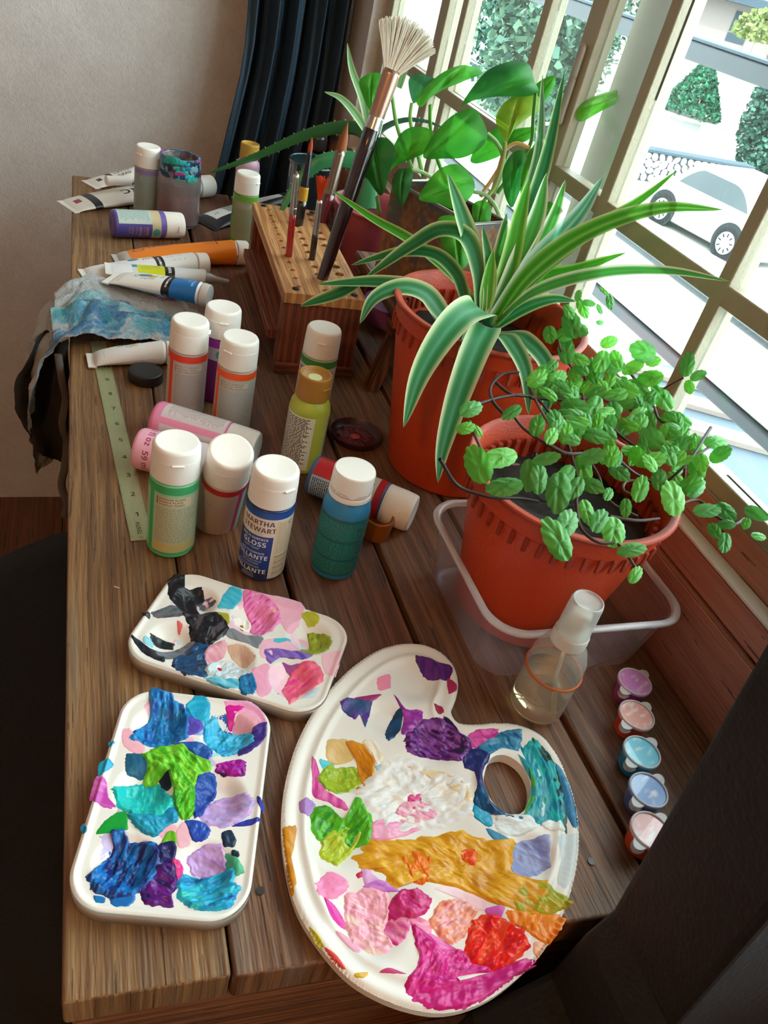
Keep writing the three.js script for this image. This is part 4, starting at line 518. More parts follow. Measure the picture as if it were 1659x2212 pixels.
function paintTube(o) {
  const a = P(...o.a, o.h ?? 0.01), b = P(...o.b, o.h ?? 0.01), dir = b.clone().sub(a).setY(0), L = dir.length(), capL = o.capL ?? 0.02, r = o.r ?? 0.0125, w = o.w ?? r * 1.35, body = L - capL;
  const t = thing('paint_tube', o.label, 'tube', V(a.x, TY + (o.lift || 0), a.z)); t.rotation.y = Math.atan2(-dir.z, dir.x); if (o.pitch) t.rotation.order = 'YXZ', t.rotation.z = o.pitch;
  const m = std(0xffffff, o.rough ?? 0.38, { map: canvasTex(768, 256, o.draw), side: THREE.DoubleSide });
  mesh('tube_body', paintTubeGeo(body, r, w, o.fold), m, t);
  mesh('crimp', rbox(0.008, 0.0016, w * 2.02, 0.0004).translate(-0.002, 0.0009, 0), std(o.crimp || 0xd9d7d2, 0.4), t);
  if (o.nozzle) mesh('nozzle', lathe([[r, 0], [r * 0.8, 0.003], [0.004, capL * 0.5], [0.0026, capL]], 24).rotateZ(-Math.PI / 2).translate(body, r, 0), std(0xb9b9b6, 0.35, { metalness: 0.5 }), t);
  else { mesh('shoulder', lathe([[r, 0], [r * 0.85, 0.003], [r * 0.6, 0.004]], 28).rotateZ(-Math.PI / 2).translate(body, r, 0), std(0xdedcd8, 0.4), t); mesh('cap', lathe([[0, 0.0035], [r * 0.96, 0.0035], [r * 1.0, 0.0045], [r * 0.98, capL - 0.001], [r * 0.93, capL], [0, capL]], 32).rotateZ(-Math.PI / 2).translate(body, r, 0), std(o.cap || 0xe9e6e1, 0.38), t); }
  return t;
}
const diamondStrip = (g, x, w, h) => { g.fillStyle = '#17171a'; g.fillRect(x, 0, w, h); g.fillStyle = '#e8e8e8'; for (let i = 0; i < 3; i++) { g.save(); g.translate(x + w / 2, h * (0.2 + 0.3 * i)); g.rotate(Math.PI / 4); g.fillRect(-8, -8, 16, 16); g.restore(); } g.save(); g.translate(x + w / 2 + 8, h - 12); g.rotate(-Math.PI / 2); g.font = font(24, 'bold'); g.fillText('ROWNEY', 0, 0); g.restore(); };
const system3 = (g, x, y, s = 1) => { g.fillStyle = '#2a80b8'; g.beginPath(); g.ellipse(x + 90 * s, y - 30 * s, 55 * s, 24 * s, 0, 0, 7); g.fill(); g.fillStyle = '#e0c020'; g.beginPath(); g.ellipse(x + 150 * s, y - 8 * s, 26 * s, 22 * s, 0, 0, 7); g.fill(); g.fillStyle = '#16202c'; g.font = font(58 * s, 'italic', 'serif'); g.fillText('system 3', x, y); g.font = font(30 * s, 'italic', 'serif'); g.fillText('original', x + 70 * s, y + 32 * s); };
paintTube({ label: 'white graduate acrylic tube with black band poking over the table edge by the jar', a: [150, 432], b: [455, 410], capL: 0.03, r: 0.016, w: 0.022, fold: 0.6, draw: (g, w, h) => { g.fillStyle = '#d8d4cc'; g.fillRect(0, 0, w, h); g.fillStyle = '#1c1c22'; g.fillRect(95, 0, 45, h); g.fillStyle = '#8a3a48'; g.fillRect(30, 90, 34, 60); g.save(); g.translate(w - 150, 60); g.rotate(Math.PI); g.fillStyle = '#26262c'; g.font = font(62, 'bold'); g.fillText('GRADUATE', -60, 0); g.font = font(88, 'bold'); g.fillText('ACRYLIC', -20, -70); g.restore(); } });
paintTube({ label: 'white acrylic tube with black lettering at the far corner of the table', a: [198, 388], b: [330, 378], h: 0.008, capL: 0.015, r: 0.012, w: 0.017, draw: (g, w, h) => { g.fillStyle = '#dcd8d2'; g.fillRect(0, 0, w, h); g.fillStyle = '#1c1c22'; g.fillRect(230, 0, 60, h); g.fillStyle = '#30303a'; g.fillRect(80, 90, 60, 60); g.font = font(70, 'bold'); g.fillText('CRYLIC', 330, 120); g.fillText('GRAD', 340, 200); } });
paintTube({ label: 'orange acrylic tube with white cap in front of the lying purple bottle', a: [258, 545], b: [532, 552], h: 0.012, capL: 0.019, r: 0.0155, w: 0.019, fold: 0.5, crimp: 0xb9b9b6, draw: (g, w, h) => { g.fillStyle = '#e8821a'; g.fillRect(0, 0, w, h); g.fillStyle = '#b9b7b2'; g.fillRect(0, 0, 60, h); g.strokeStyle = '#5a2c0c'; g.lineWidth = 8; g.beginPath(); g.ellipse(130, 90, 34, 26, 0, 0, 7); g.stroke(); g.fillStyle = '#5a2c0c'; g.font = font(46, 'bold'); g.fillText('CRYLIC', 190, 90); g.fillStyle = '#2a1c10'; g.fillRect(280, 36, 210, 30); g.fillStyle = '#5a2c0c'; g.font = font(22); for (let i = 0; i < 4; i++) g.fillText('orange', 560, 60 + i * 30); g.fillRect(640, 50, 10, 110); } });
paintTube({ label: 'white artist acrylic tube with diamond patterned black strip and white cap', a: [188, 580], b: [446, 576], h: 0.01, capL: 0.018, r: 0.0135, w: 0.018, fold: 0.55, draw: (g, w, h) => { g.fillStyle = '#dfe0df'; g.fillRect(0, 0, w, h); g.fillStyle = '#2a80b8'; g.beginPath(); g.ellipse(330, 80, 40, 30, 0, 0, 7); g.fill(); g.fillStyle = '#1a1c24'; g.font = font(60, 'italic', 'serif'); g.fillText('m3', 385, 120); diamondStrip(g, 470, 60, h); g.fillStyle = '#8a9296'; g.font = font(20); for (let i = 0; i < 3; i++) { g.fillText('acrylic colour', 560, 70 + i * 36); g.strokeStyle = '#3a5a60'; g.strokeRect(600 + i * 40, 190, 12, 12); } } });
paintTube({ label: 'crumpled silver tube with a yellow label block and bare pointed nozzle', a: [238, 583], b: [494, 604], h: 0.014, lift: 0.014, capL: 0.03, r: 0.0095, w: 0.016, nozzle: true, rough: 0.3, pitch: -0.09, draw: (g, w, h) => { g.fillStyle = '#d3d6d8'; g.fillRect(0, 0, w, h); g.fillStyle = '#e2e4e4'; g.fillRect(0, 0, 170, h); g.fillStyle = '#2a80a8'; g.fillRect(170, 30, 40, 80); g.fillStyle = '#cdd01c'; g.fillRect(210, 0, 220, h); g.fillStyle = '#6a6c10'; g.font = font(24); g.fillText('Lemon Yellow', 240, 110); g.fillText('Primary', 240, 150); g.fillStyle = '#17171a'; g.fillRect(430, 0, 80, h); g.fillStyle = '#eee'; g.save(); g.translate(482, 220); g.rotate(-1.57); g.font = font(34, 'bold'); g.fillText('ROWNEY', 0, 0); g.restore(); } });
paintTube({ label: 'white acrylic tube with blue process cyan block and black strip lying over the rag', a: [248, 590], b: [452, 650], h: 0.03, lift: 0.023, capL: 0.012, r: 0.0125, w: 0.0185, fold: 0.6, cap: 0xc9c6c2, draw: (g, w, h) => { g.fillStyle = '#e4e2de'; g.fillRect(0, 0, w, h); g.save(); g.translate(90, 230); g.rotate(-1.57); g.fillStyle = '#8a8c90'; g.font = font(30); g.fillText('A C R Y L I C', 0, 0); g.restore(); system3(g, 170, 145, 1.15); diamondStrip(g, 470, 70, h); g.fillStyle = '#1f6fb4'; g.fillRect(540, 0, 228, h); g.fillStyle = '#d8e4f0'; g.save(); g.translate(600, 40); g.rotate(1.57); g.font = font(40); g.fillText('120', 0, 0); g.restore(); g.save(); g.translate(700, 20); g.rotate(1.57); g.font = font(32); g.fillText('Process Cyan', 0, -10); g.font = font(18); g.fillText('Bleu process cyan', 0, 24); g.restore(); } });
paintTube({ label: 'plain white acrylic tube lying over the ruler end below the rag', a: [202, 764], b: [385, 768], h: 0.01, capL: 0.016, r: 0.0115, w: 0.0135, fold: 0.5, lift: 0.0015, draw: (g, w, h) => { g.fillStyle = '#dddcdb'; g.fillRect(0, 0, w, h); g.save(); g.translate(120, 200); g.rotate(-1.57); g.fillStyle = '#9a9ca0'; g.font = font(26); g.fillText('A C R Y L', 0, 0); g.restore(); system3(g, 260, 90, 1.25); } });
paintTube({ label: 'black acrylic tube with white barcode label near the lime banded bottle', a: [447, 468], b: [628, 440], h: 0.012, capL: 0.012, r: 0.015, w: 0.023, fold: 0.5, cap: 0x1a1d22, crimp: 0x1a1d22, draw: (g, w, h) => { g.fillStyle = '#1c2229'; g.fillRect(0, 0, w, h); g.fillStyle = '#d2d6d4'; g.fillRect(60, 0, 640, 165); g.fillStyle = '#222'; for (let i = 0; i < 40; i++) g.fillRect(190 + i * 5, 30, (i * 7) % 5 > 2 ? 4 : 2, 110); g.font = font(34); g.fillText('AB', 90, 110); } });
{ const p = P(314, 820, 0), t = thing('black_lid', 'small black round lid lying beside the ruler under the white tube', 'ink pad', V(p.x, TY, p.z)); mesh('lid_body', lathe([[0, 0], [0.0155, 0], [0.0165, 0.001], [0.0162, 0.009], [0.0145, 0.0108], [0, 0.0108]], 44), std(0x14161a, 0.45), t); }  // the thing drawn is a small black round lid
{ const p = P(262, 398, 0.03), t = thing('white_cap', 'loose white cylindrical cap on the acrylic tubes by the jar', 'cap', V(p.x - 0.02, TY + 0.026, p.z)); mesh('cap', lathe([[0, 0], [0.0062, 0], [0.0065, 0.0008], [0.0065, 0.034], [0.006, 0.035], [0, 0.035]], 28).rotateZ(-Math.PI / 2).rotateY(0.35).translate(0, 0.0065, 0), std(0xe6e4e0, 0.4), t); }

// ---------------------------------------------------------------- ruler
{
  const a0 = P(306, 1167, 0.0006), a1 = P(224, 797, 0.0006), dir = a1.clone().sub(a0).setY(0).normalize(), L = 0.31;
  const t = thing('steel_ruler', 'narrow steel ruler lying along the left edge of the table', 'ruler', V(a0.x, TY, a0.z)); t.rotation.y = Math.atan2(-dir.z, dir.x);
  const tex = canvasTex(2048, 104, (g, w, h) => { g.fillStyle = '#a9ad86'; g.fillRect(0, 0, w, h); const q = rng(3); for (let i = 0; i < 260; i++) { g.fillStyle = ['rgba(140,150,110,0.25)', 'rgba(190,190,150,0.25)', 'rgba(120,140,120,0.2)'][i % 3]; g.fillRect(q() * w, q() * h, 40 + q() * 120, 2); } g.fillStyle = '#3a3c30'; const inch = w * 0.0254 / L; for (let i = 0; i < 12; i++) { const x = 30 + i * inch; if (i) { g.save(); g.translate(x, 58); g.rotate(Math.PI / 2); g.font = font(46, 'bold'); g.fillText(String(i), -12, 14); g.restore(); } for (let k = 0; k < 10; k++) { g.fillRect(x + k * inch / 10, h - (k % 5 ? 9 : 15), 2, 15); g.fillRect(x + k * inch / 10, 0, 2, k % 5 ? 7 : 13); } } g.font = font(30, 'bold'); g.fillText('TENTH', 44, 62); g.beginPath(); g.arc(20, 52, 8, 0, 7); g.lineWidth = 2; g.strokeStyle = '#3a3c30'; g.stroke(); });
  const g = new THREE.BoxGeometry(L, 0.0009, 0.0154); g.translate(L / 2, 0.0005, 0);
  mesh('blade', g, std(0xffffff, 0.42, { map: tex, metalness: 0.55 }), t);
}
{ // paint rag draped over the table edge
  const t = thing('paint_rag', 'white terry rag stained with blue paint, draped over the table edge', 'rag', V(0, TY, -0.66));
  const rows = [ // far-to-near lines of the cloth from the inner end to the hanging hem: [x, y, zFar, zNear]
    [0.138, 0.004, -0.675, -0.62], [0.118, 0.006, -0.695, -0.605], [0.095, 0.008, -0.715, -0.598], [0.07, 0.009, -0.722, -0.6], [0.045, 0.011, -0.725, -0.598], [0.02, 0.018, -0.728, -0.592], [0.0, 0.014, -0.705, -0.585], [-0.017, 0.002, -0.69, -0.575], [-0.026, -0.02, -0.685, -0.568], [-0.032, -0.05, -0.68, -0.565], [-0.03, -0.085, -0.675, -0.57], [-0.024, -0.115, -0.67, -0.575], [-0.02, -0.14, -0.66, -0.575]];
  const nu = 240, nv = 170, pos = [], uv = [], idx = [];
  const at = (s, k) => { const f = s * (rows.length - 1), i = Math.min(rows.length - 2, Math.floor(f)), w = f - i; const p = (j) => rows[Math.max(0, Math.min(rows.length - 1, j))][k]; const a = p(i - 1), b = p(i), c = p(i + 1), d = p(i + 2); return 0.5 * ((2 * b) + (-a + c) * w + (2 * a - 5 * b + 4 * c - d) * w * w + (-a + 3 * b - 3 * c + d) * w * w * w); };
  for (let i = 0; i <= nu; i++) for (let j = 0; j <= nv; j++) { const s = i / nu, v = j / nv, hang = sstep(0.5, 0.62, s); const fold = Math.sin(v * 9 + s * 5) * 0.5 + 0.5, amp = lerp(0.006, 0.010, hang), ruffle = 0.017 * fbm(s * 8, v * 4, 0.3, 2), edge = 0.014 * fbm(s * 8, v < 0.5 ? 0 : 5, 0.8) * Math.abs(v - 0.5) * 2;
    let x = at(s, 0), y = at(s, 1), z = lerp(at(s, 2), at(s, 3), v) + edge; const ridge = 0.011 * Math.exp(-Math.pow((v - 0.72 - 0.1 * Math.sin(s * 7)) / 0.07, 2)) + 0.002 * Math.exp(-Math.pow((v - 0.3 - 0.12 * Math.sin(s * 9 + 1)) / 0.08, 2)); if (hang < 0.5) y += ridge * sstep(0.03, 0.2, s) + amp * fold * sstep(0, 0.1, s) + Math.abs(ruffle) * 1.4; x += hang * (-amp * fold - Math.abs(ruffle)); const nz = 0.0024 * fbm(s * 170, v * 130, 0.6, 2); y += nz; x += nz * hang; if (hang < 0.3) y = Math.max(y, 0.0016); pos.push(x, y, z + 0.66); uv.push(s, v); }
  for (let i = 0; i < nu; i++) for (let j = 0; j < nv; j++) { const a = i * (nv + 1) + j, b = a + nv + 1; idx.push(a, a + 1, b, b, a + 1, b + 1); }
  const g = new THREE.BufferGeometry(); g.setAttribute('position', new THREE.Float32BufferAttribute(pos, 3)); g.setAttribute('uv', new THREE.Float32BufferAttribute(uv, 2)); g.setIndex(idx); g.computeVertexNormals();
  const tex = canvasTex(1024, 768, (c, w, h) => { c.fillStyle = '#c6c9ca'; c.fillRect(0, 0, w, h); const q = rng(17), spots = ['#1f6fb0', '#2a8fc4', '#1c4f90', '#4ab0cc', '#58b4c0', '#2a9aa8', '#7a58a0', '#c83a90', '#9a40a8'];
    const blot = (x, y, r, col, al) => { for (let i = 0; i < 46; i++) { c.globalAlpha = al * (0.1 + 0.25 * q()); c.fillStyle = col; const a = q() * 6.3, d = r * Math.sqrt(q()); c.beginPath(); c.ellipse(x + d * Math.cos(a), y + d * 0.7 * Math.sin(a), r * (0.1 + 0.25 * q()), r * (0.06 + 0.16 * q()), q() * 3, 0, 7); c.fill(); } c.globalAlpha = 1; };
    for (let i = 0; i < 46; i++) blot(60 + q() * 480, 40 + q() * 460, 40 + q() * 60, spots[Math.floor(q() * 6)], 1.25); blot(400, 360, 70, '#1c4f90', 1); blot(300, 200, 80, '#1c4f90', 1); blot(480, 430, 60, '#1878b8', 1); blot(540, 440, 26, '#d0208c', 1.4); blot(160, 660, 40, '#8a2aa0', 1); blot(260, 700, 50, '#c0b040', 0.6); blot(60, 600, 40, '#c88030', 0.7); blot(700, 300, 120, '#6a6a70', 0.6);
    for (let i = 0; i < 60000; i++) { const k = 140 + Math.floor(q() * 110); c.globalAlpha = 0.22; c.fillStyle = `rgb(${k},${k},${k})`; c.fillRect(q() * w, q() * h, 2, 3); } c.globalAlpha = 1; });
  mesh('cloth', g, std(0xffffff, 0.95, { map: tex, side: THREE.DoubleSide, bumpMap: (() => { const b = bumpFine.clone(); b.repeat.set(8, 8); return b; })(), bumpScale: 0.0015, sheen: 0.3, sheenColor: C(0xffffff) }), t);
  mesh('hem', tubeGeo([V(-0.01, 0.004, 0.084), V(-0.007, -0.02, 0.09), V(-0.0045, -0.045, 0.086), V(-0.008, -0.07, 0.092), V(-0.0045, -0.095, 0.087), V(-0.0075, -0.125, 0.093), V(-0.011, -0.15, 0.09), V(-0.006, -0.172, 0.094), V(-0.009, -0.192, 0.088)], 0.0036, 0.0042, 60, 9), std(0x8a8078, 0.95, { bumpMap: bumpFine, bumpScale: 0.002 }), t, 'twisted grey hem');
  { const h = new THREE.PlaneGeometry(1, 1, 60, 70), p = h.attributes.position; for (let i = 0; i < p.count; i++) { const u = p.getX(i) + 0.5, v = 0.5 - p.getY(i), w = lerp(0.03, 0.05, sstep(0, 0.45, v)) - 0.014 * sstep(0.6, 1, v), x = -0.001 - u * w + 0.003 * fbm(v * 6, 0.2, 0.1), y = 0.008 - v * (0.122 + 0.014 * Math.sin(u * 5)), z = 0.055 + 0.012 * Math.sin(u * 7 + v * 2) + 0.008 * fbm(u * 5, v * 5, 0.4) + 0.03 * v; p.setXYZ(i, x, y, z); } h.computeVertexNormals(); mesh('hanging_corner', h, std(0x35302e, 0.95, { side: THREE.DoubleSide, bumpMap: bumpFine, bumpScale: 0.002 }), t, 'dark corner hanging off the edge, shade put into its colour'); }  // dark cloth corner, with its shade also put into the colour
}

// ---------------------------------------------------------------- brush holder and brushes
const HX = 0.2475, HZ = -0.70, HTURN = 0.042, HH = 0.09;
{
  const t = thing('brush_holder', 'wooden brush stand with rows of drilled holes', 'brush stand', V(HX, TY, HZ)); t.rotation.y = -HTURN;
  const pale = woodMat(51, [164, 110, 62], [198, 146, 92], [190, 150, 100], 0.2, 0.5, 0.09, 0.5, 9), red = woodMat(52, [100, 50, 34], [136, 74, 49], [110, 60, 44], 0.2, 0.5, 0.1, 0.4, 14);
  const W = 0.042, L = 0.131, s = new THREE.Shape(); s.moveTo(-W, -L); s.lineTo(W, -L); s.lineTo(W, L); s.lineTo(-W, L); s.closePath();
  const holes = []; for (let i = 0; i < 12; i++) { const z = -0.112 + i * 0.0205; holes.push([-0.026, z, 0.0033], [0.001, z + 0.004, 0.0046], [0.026, z - 0.003, 0.0056]); }
  for (const [x, z, r] of holes) { const p = new THREE.Path(); p.absarc(x, -z, r, 0, Math.PI * 2, true); s.holes.push(p); }
  const g = new THREE.ExtrudeGeometry(s, { depth: 0.0105, bevelEnabled: true, bevelSize: 0.0006, bevelThickness: 0.0006, bevelSegments: 1, curveSegments: 14 }); g.rotateX(-Math.PI / 2).translate(0, HH - 0.0117, 0);
  mesh('top_board', metreUV(g, 2), pale, t, 'pale board drilled with three rows of holes');
  mesh('end_panel', metreUV(boxAt(-0.0415, 0.0415, 0, HH - 0.0125, 0.112, 0.13, 0.001), 1), red, t); mesh('end_panel', metreUV(boxAt(-0.0415, 0.0415, 0, HH - 0.0125, -0.13, -0.112, 0.001), 1), red, t);
  mesh('foot_strip', metreUV(boxAt(-0.0425, 0.0425, 0.0, 0.012, 0.1302, 0.134, 0.001), 0), red, t);
  mesh('lower_board', metreUV(boxAt(-0.05, 0.04, 0.028, 0.038, -0.111, 0.111, 0.001), 2), red, t);
  for (const x of [-0.03, 0.031]) for (const z of [-0.122, 0.122]) mesh('screw', lathe([[0, 0.0006], [0.003, 0.0005], [0.0038, 0], [0.0038, -0.0006]], 18).translate(x, HH + 0.0003, z), std(0x1f2126, 0.4, { metalness: 0.6 }), t);
}
function brush(label, basePx, tipPx, dz, parts, below = 0.045) {   // parts: [name, from, to, radius at from, radius at to, material]
  const a = P(...basePx, HH), b = PZ(...tipPx, a.z + dz), ax = b.clone().sub(a), L = ax.length(), t = thing('paint_brush', label, 'brush');
  orient(t, a, ax, EYE.clone().sub(a));
  parts.forEach(([n, f0, f1, r0, r1, m, flat], i) => { const y0 = i ? f0 * L : -below, y1 = f1 * L; if (typeof flat === 'function') { flat(t, y0, y1, L); return; } const pts = []; for (let k = 0; k <= 10; k++) { const w = k / 10; pts.push([lerp(r0, r1, w) * (flat === 'tip' ? Math.sqrt(Math.max(0, 1 - Math.pow(w, 2.2))) * (1 + 0.35 * Math.sin(w * 2.6)) : 1), lerp(y0, y1, w)]); } if (!i) pts.unshift([0, y0 - 0.0015]); if (flat !== 'tip') pts.push([0, y1]); const g = lathe(pts, 20); if (flat === 'flat') g.scale(1, 1, 0.6); mesh(n, g, m, t); });
  return t;
}
const silver = std(0xc9c7c2, 0.22, { metalness: 0.9 }), copper = std(0xb08f80, 0.25, { metalness: 0.85 }), blackLac = std(0x101116, 0.2, { clearcoat: 1 }), redLac = std(0xa81f20, 0.25, { clearcoat: 1 });
brush('red handled paint brush with worn ferrule in the wooden stand', [624, 552], [640, 374], 0.0, [['handle', 0, 0.52, 0.0042, 0.0036, redLac], ['ferrule', 0.52, 0.6, 0.0039, 0.0039, silver], ['ferrule_tip', 0.6, 0.99, 0.0036, 0.003, silver], ['bristles', 0.99, 1.02, 0.0026, 0.001, std(0x6a5a48, 0.8)]]);
brush('black brush with yellow band and small orange tip in the wooden stand', [645, 484], [674, 296], -0.01, [['handle', 0, 0.28, 0.0052, 0.0056, blackLac], ['yellow_band', 0.28, 0.44, 0.0057, 0.0056, std(0xb8902c, 0.3)], ['ferrule', 0.44, 0.84, 0.005, 0.0026, std(0x3a3a40, 0.25, { metalness: 0.8 })], ['bristles', 0.84, 1, 0.0026, 0.0012, std(0xa8401c, 0.8), 'tip']]);
brush('small black handled brush with splayed orange bristles', [674, 559], [697, 380], 0.0, [['handle', 0, 0.31, 0.0038, 0.0034, blackLac], ['ferrule', 0.31, 0.72, 0.0036, 0.0028, silver], ['bristles', 0.72, 1, 0.002, 0.006, null, (t, y0, y1) => { const q = rng(8), gs = []; for (let i = 0; i < 26; i++) { const a = q() * 6.3, d = Math.sqrt(q()), x = Math.cos(a) * d, z = Math.sin(a) * d; gs.push(tubeGeo([V(x * 0.0016, y0, z * 0.0016), V(x * 0.0045, lerp(y0, y1, 0.5), z * 0.003), V(x * 0.0078, lerp(y0, y1, 0.88 + 0.14 * q()), z * 0.004)], 0.0007, 0.0006, 6, 5)); } mesh('bristles', mergeGeometries(gs), std(0xdc4a16, 0.7), t); }]]);
brush('maroon handled round brush with pointed brown bristles', [697, 478], [752, 262], -0.02, [['handle', 0, 0.28, 0.0046, 0.0068, std(0x5a1420, 0.25, { clearcoat: 1 })], ['ferrule', 0.28, 0.72, 0.0068, 0.0062, std(0x8a7a70, 0.25, { metalness: 0.85 })], ['bristles', 0.72, 1, 0.0062, 0.0012, std(0x8a4a20, 0.75), 'tip']]);
brush('large fan brush with dark handle and white bristles', [697, 600], [858, 120], -0.035, [['handle', 0, 0.69, 0.0053, 0.0088, std(0x1d0a14, 0.18, { clearcoat: 1 })], ['ferrule', 0.69, 0.745, 0.0088, 0.0078, silver], ['ferrule_flat', 0.745, 0.94, 0.0076, 0.0088, copper, 'flat'], ['bristles', 0.93, 1.15, 0.01, 0.03, null, (t, y0, y1, L) => { const q = rng(5), gs = []; for (let i = 0; i < 420; i++) { const u = (q() * 2 - 1), z = (q() - 0.5) * 0.005, a = u * 0.62 + 0.1, l = (y1 - y0) * (0.86 + 0.14 * q()) * (1 - 0.12 * u * u), x0 = u * 0.0075; gs.push(tubeGeo([V(x0, y0, z), V(x0 + Math.sin(a) * l * 0.45, y0 + Math.cos(a) * l * 0.5, z * 1.3), V(x0 + Math.sin(a) * l * 0.95 + 0.002 * (q() - 0.5), y0 + Math.cos(a) * l, z * 1.6)], 0.00055, 0.00035, 4, 4)); } mesh('bristles', mergeGeometries(gs), std(0xe4dfd0, 0.8), t, 'spread white bristles'); }]]);

// ---------------------------------------------------------------- glass water jar
{
  const p = V(0.138, TY, -0.983), t = thing('water_jar', 'glass jar of murky pink paint water with paint smeared rim', 'jar', p);
  const out = [[0, 0], [0.024, 0], [0.0275, 0.002], [0.029, 0.006], [0.029, 0.06], [0.0275, 0.068], [0.0245, 0.074], [0.0245, 0.077], [0.0262, 0.078], [0.0262, 0.0805], [0.0248, 0.082], [0.0248, 0.085], [0.0262, 0.086], [0.0262, 0.089], [0.025, 0.091], [0.0235, 0.0908], [0.0228, 0.0885], [0.0226, 0.075], [0.0258, 0.067], [0.0274, 0.059], [0.0274, 0.006], [0.025, 0.0035], [0, 0.0035]];
  mesh('glass', lathe(out, 56), new THREE.MeshPhysicalMaterial({ color: 0xd9cfd0, transmission: 0.85, roughness: 0.12, ior: 1.45, thickness: 0.002, side: THREE.DoubleSide }), t);
  mesh('paint_water', lathe([[0, 0.004], [0.0268, 0.004], [0.0271, 0.006], [0.0271, 0.044], [0, 0.044]], 48), std(0xb0606c, 0.4, { transmission: 0.15, thickness: 0.0 }), t, 'murky mauve water');
  mesh('scum', lathe([[0.0271, 0.0442], [0.0272, 0.058], [0.0268, 0.0582], [0.0267, 0.0444]], 48), std(0x8f8474, 0.7, { transparent: true, opacity: 0.55 }), t, 'dried brownish film');
  const cols = ['#2a7a9a', '#1c3c6a', '#35a8b8', '#5a3a80', '#20b0a0', '#a03080', '#6a98a8', '#2a2a40'], q = rng(44);
  for (let i = 0; i < 110; i++) { const a = q() * 6.283, y = 0.066 + 0.024 * q(), r = y > 0.075 ? 0.0262 : 0.0268, s = 0.003 + 0.006 * q(); const g = new THREE.SphereGeometry(1, 10, 6).scale(s, s * (0.35 + 0.5 * q()), 0.0007).translate(0, 0, r).rotateY(a).translate(0, y, 0); mesh('paint_smear', g, std(cols[Math.floor(q() * cols.length)], 0.4), t); }
  for (let i = 0; i < 36; i++) { const a = q() * 6.283; mesh('paint_smear', new THREE.SphereGeometry(1, 10, 6).scale(0.0045, 0.0007, 0.0018).translate(0, 0.0911, 0.0243).rotateY(a), std(cols[Math.floor(q() * 4)], 0.4), t); }
}
{ // crusted dish between bottle and pot
  const c = P(768, 945, 0.002), t = thing('crusted_dish', 'small dish crusted with dried purple paint beside the terracotta pot', 'dish', V(c.x, TY, c.z));
  mesh('dish', lathe([[0, 0.0], [0.021, 0.0], [0.024, 0.003], [0.0255, 0.0085], [0.0248, 0.009], [0.022, 0.004], [0.018, 0.0025], [0, 0.0025]], 48), std(0x3a1c22, 0.35), t);
  const surf = () => 0.0026, poly = (r, n, sd) => { const q = rng(sd); return Array.from({ length: n }, (_, i) => { const a = i / n * 6.283, k = r * (0.75 + 0.4 * q()); return [k * Math.cos(a), k * Math.sin(a)]; }); };
  paintDab(t, poly(0.017, 12, 2), surf, ['#3a141e', '#5a2430', '#6a3038'], 0.002, 3); paintDab(t, poly(0.0045, 8, 4).map(([x, z]) => [x - 0.002, z + 0.002]), () => 0.0045, ['#b0405a', '#c05868'], 0.0015, 6); paintDab(t, poly(0.006, 9, 5).map(([x, z]) => [x - 0.012, z - 0.004]), () => 0.0035, ['#5a3848', '#8a6070'], 0.0012, 8);
}

// ---------------------------------------------------------------- pots
function pot(label, x, z, h, rTop, rBase, mat, soilAt, o = {}) {
  const t = thing(o.name || 'plant_pot', label, 'pot', V(x, TY + (o.lift || 0), z)), wall = 0.0032, rl = (y) => lerp(rBase, rTop, y / h), band = o.band ?? 0.017;
  const prof = [[0, 0], [rBase - 0.003, 0], [rBase, 0.003], [rl(h - band) - 0.001, h - band - 0.002], [rl(h - band) + 0.0005, h - band], [rTop - 0.001, h - 0.004], [rTop + 0.0022, h - 0.003], [rTop + 0.0028, h - 0.0012], [rTop + 0.0018, h], [rTop - wall, h - 0.0006], [rTop - wall - 0.0008, h - band], [rl(h * 0.55) - wall, h * 0.55], [rBase - wall, 0.005], [0, 0.005]];
  mesh('pot_body', lathe(prof, 72), mat, t);
  if (o.ribs) for (let i = 0; i < 44; i++) { const a = i / 44 * 6.283; mesh('rib', rbox(0.0035, 0.011, 0.0022, 0.001).translate(0, h - band - 0.006, rl(h - band) + 0.0006).rotateY(a), mat, t); mesh('rib', rbox(0.005, 0.016, 0.004, 0.0013).translate(0, h - band - 0.006, rl(h - band) - wall - 0.0018).rotateY(a), mat, t); }
  const q = rng(Math.round(x * 999)), g = new THREE.CircleGeometry(rl(soilAt) - wall, 60, 0, Math.PI * 2), ring = []; const sg = new THREE.RingGeometry(0.0005, rl(soilAt) - wall + 0.0003, 60, 14), p = sg.attributes.position; for (let i = 0; i < p.count; i++) p.setZ(i, 0.006 * fbm(p.getX(i) * 90, p.getY(i) * 90, x * 10) + 0.003 * fbm(p.getX(i) * 300, p.getY(i) * 300, 2)); sg.computeVertexNormals(); sg.rotateX(-Math.PI / 2).translate(0, soilAt, 0);
  mesh('soil', sg, std(0x1d130e, 0.95), t); return t;
}
const terracotta = std(0xc2401c, 0.42, { bumpMap: bumpFine, bumpScale: 0.0003 });
pot('large terracotta coloured plastic pot holding the spider plant', 0.335, -0.405, 0.16, 0.0815, 0.055, terracotta, 0.125, { ribs: true });
pot('terracotta coloured plastic pot of mint standing in the clear tub', 0.3275, -0.2155, 0.125, 0.0725, 0.05, terracotta, 0.095, { ribs: true, lift: 0.004 });
pot('dusky pink pot with pale inside behind the brush stand', 0.363, -0.80, 0.115, 0.058, 0.045, std(0x96404a, 0.45), 0.08, { band: 0.012 });
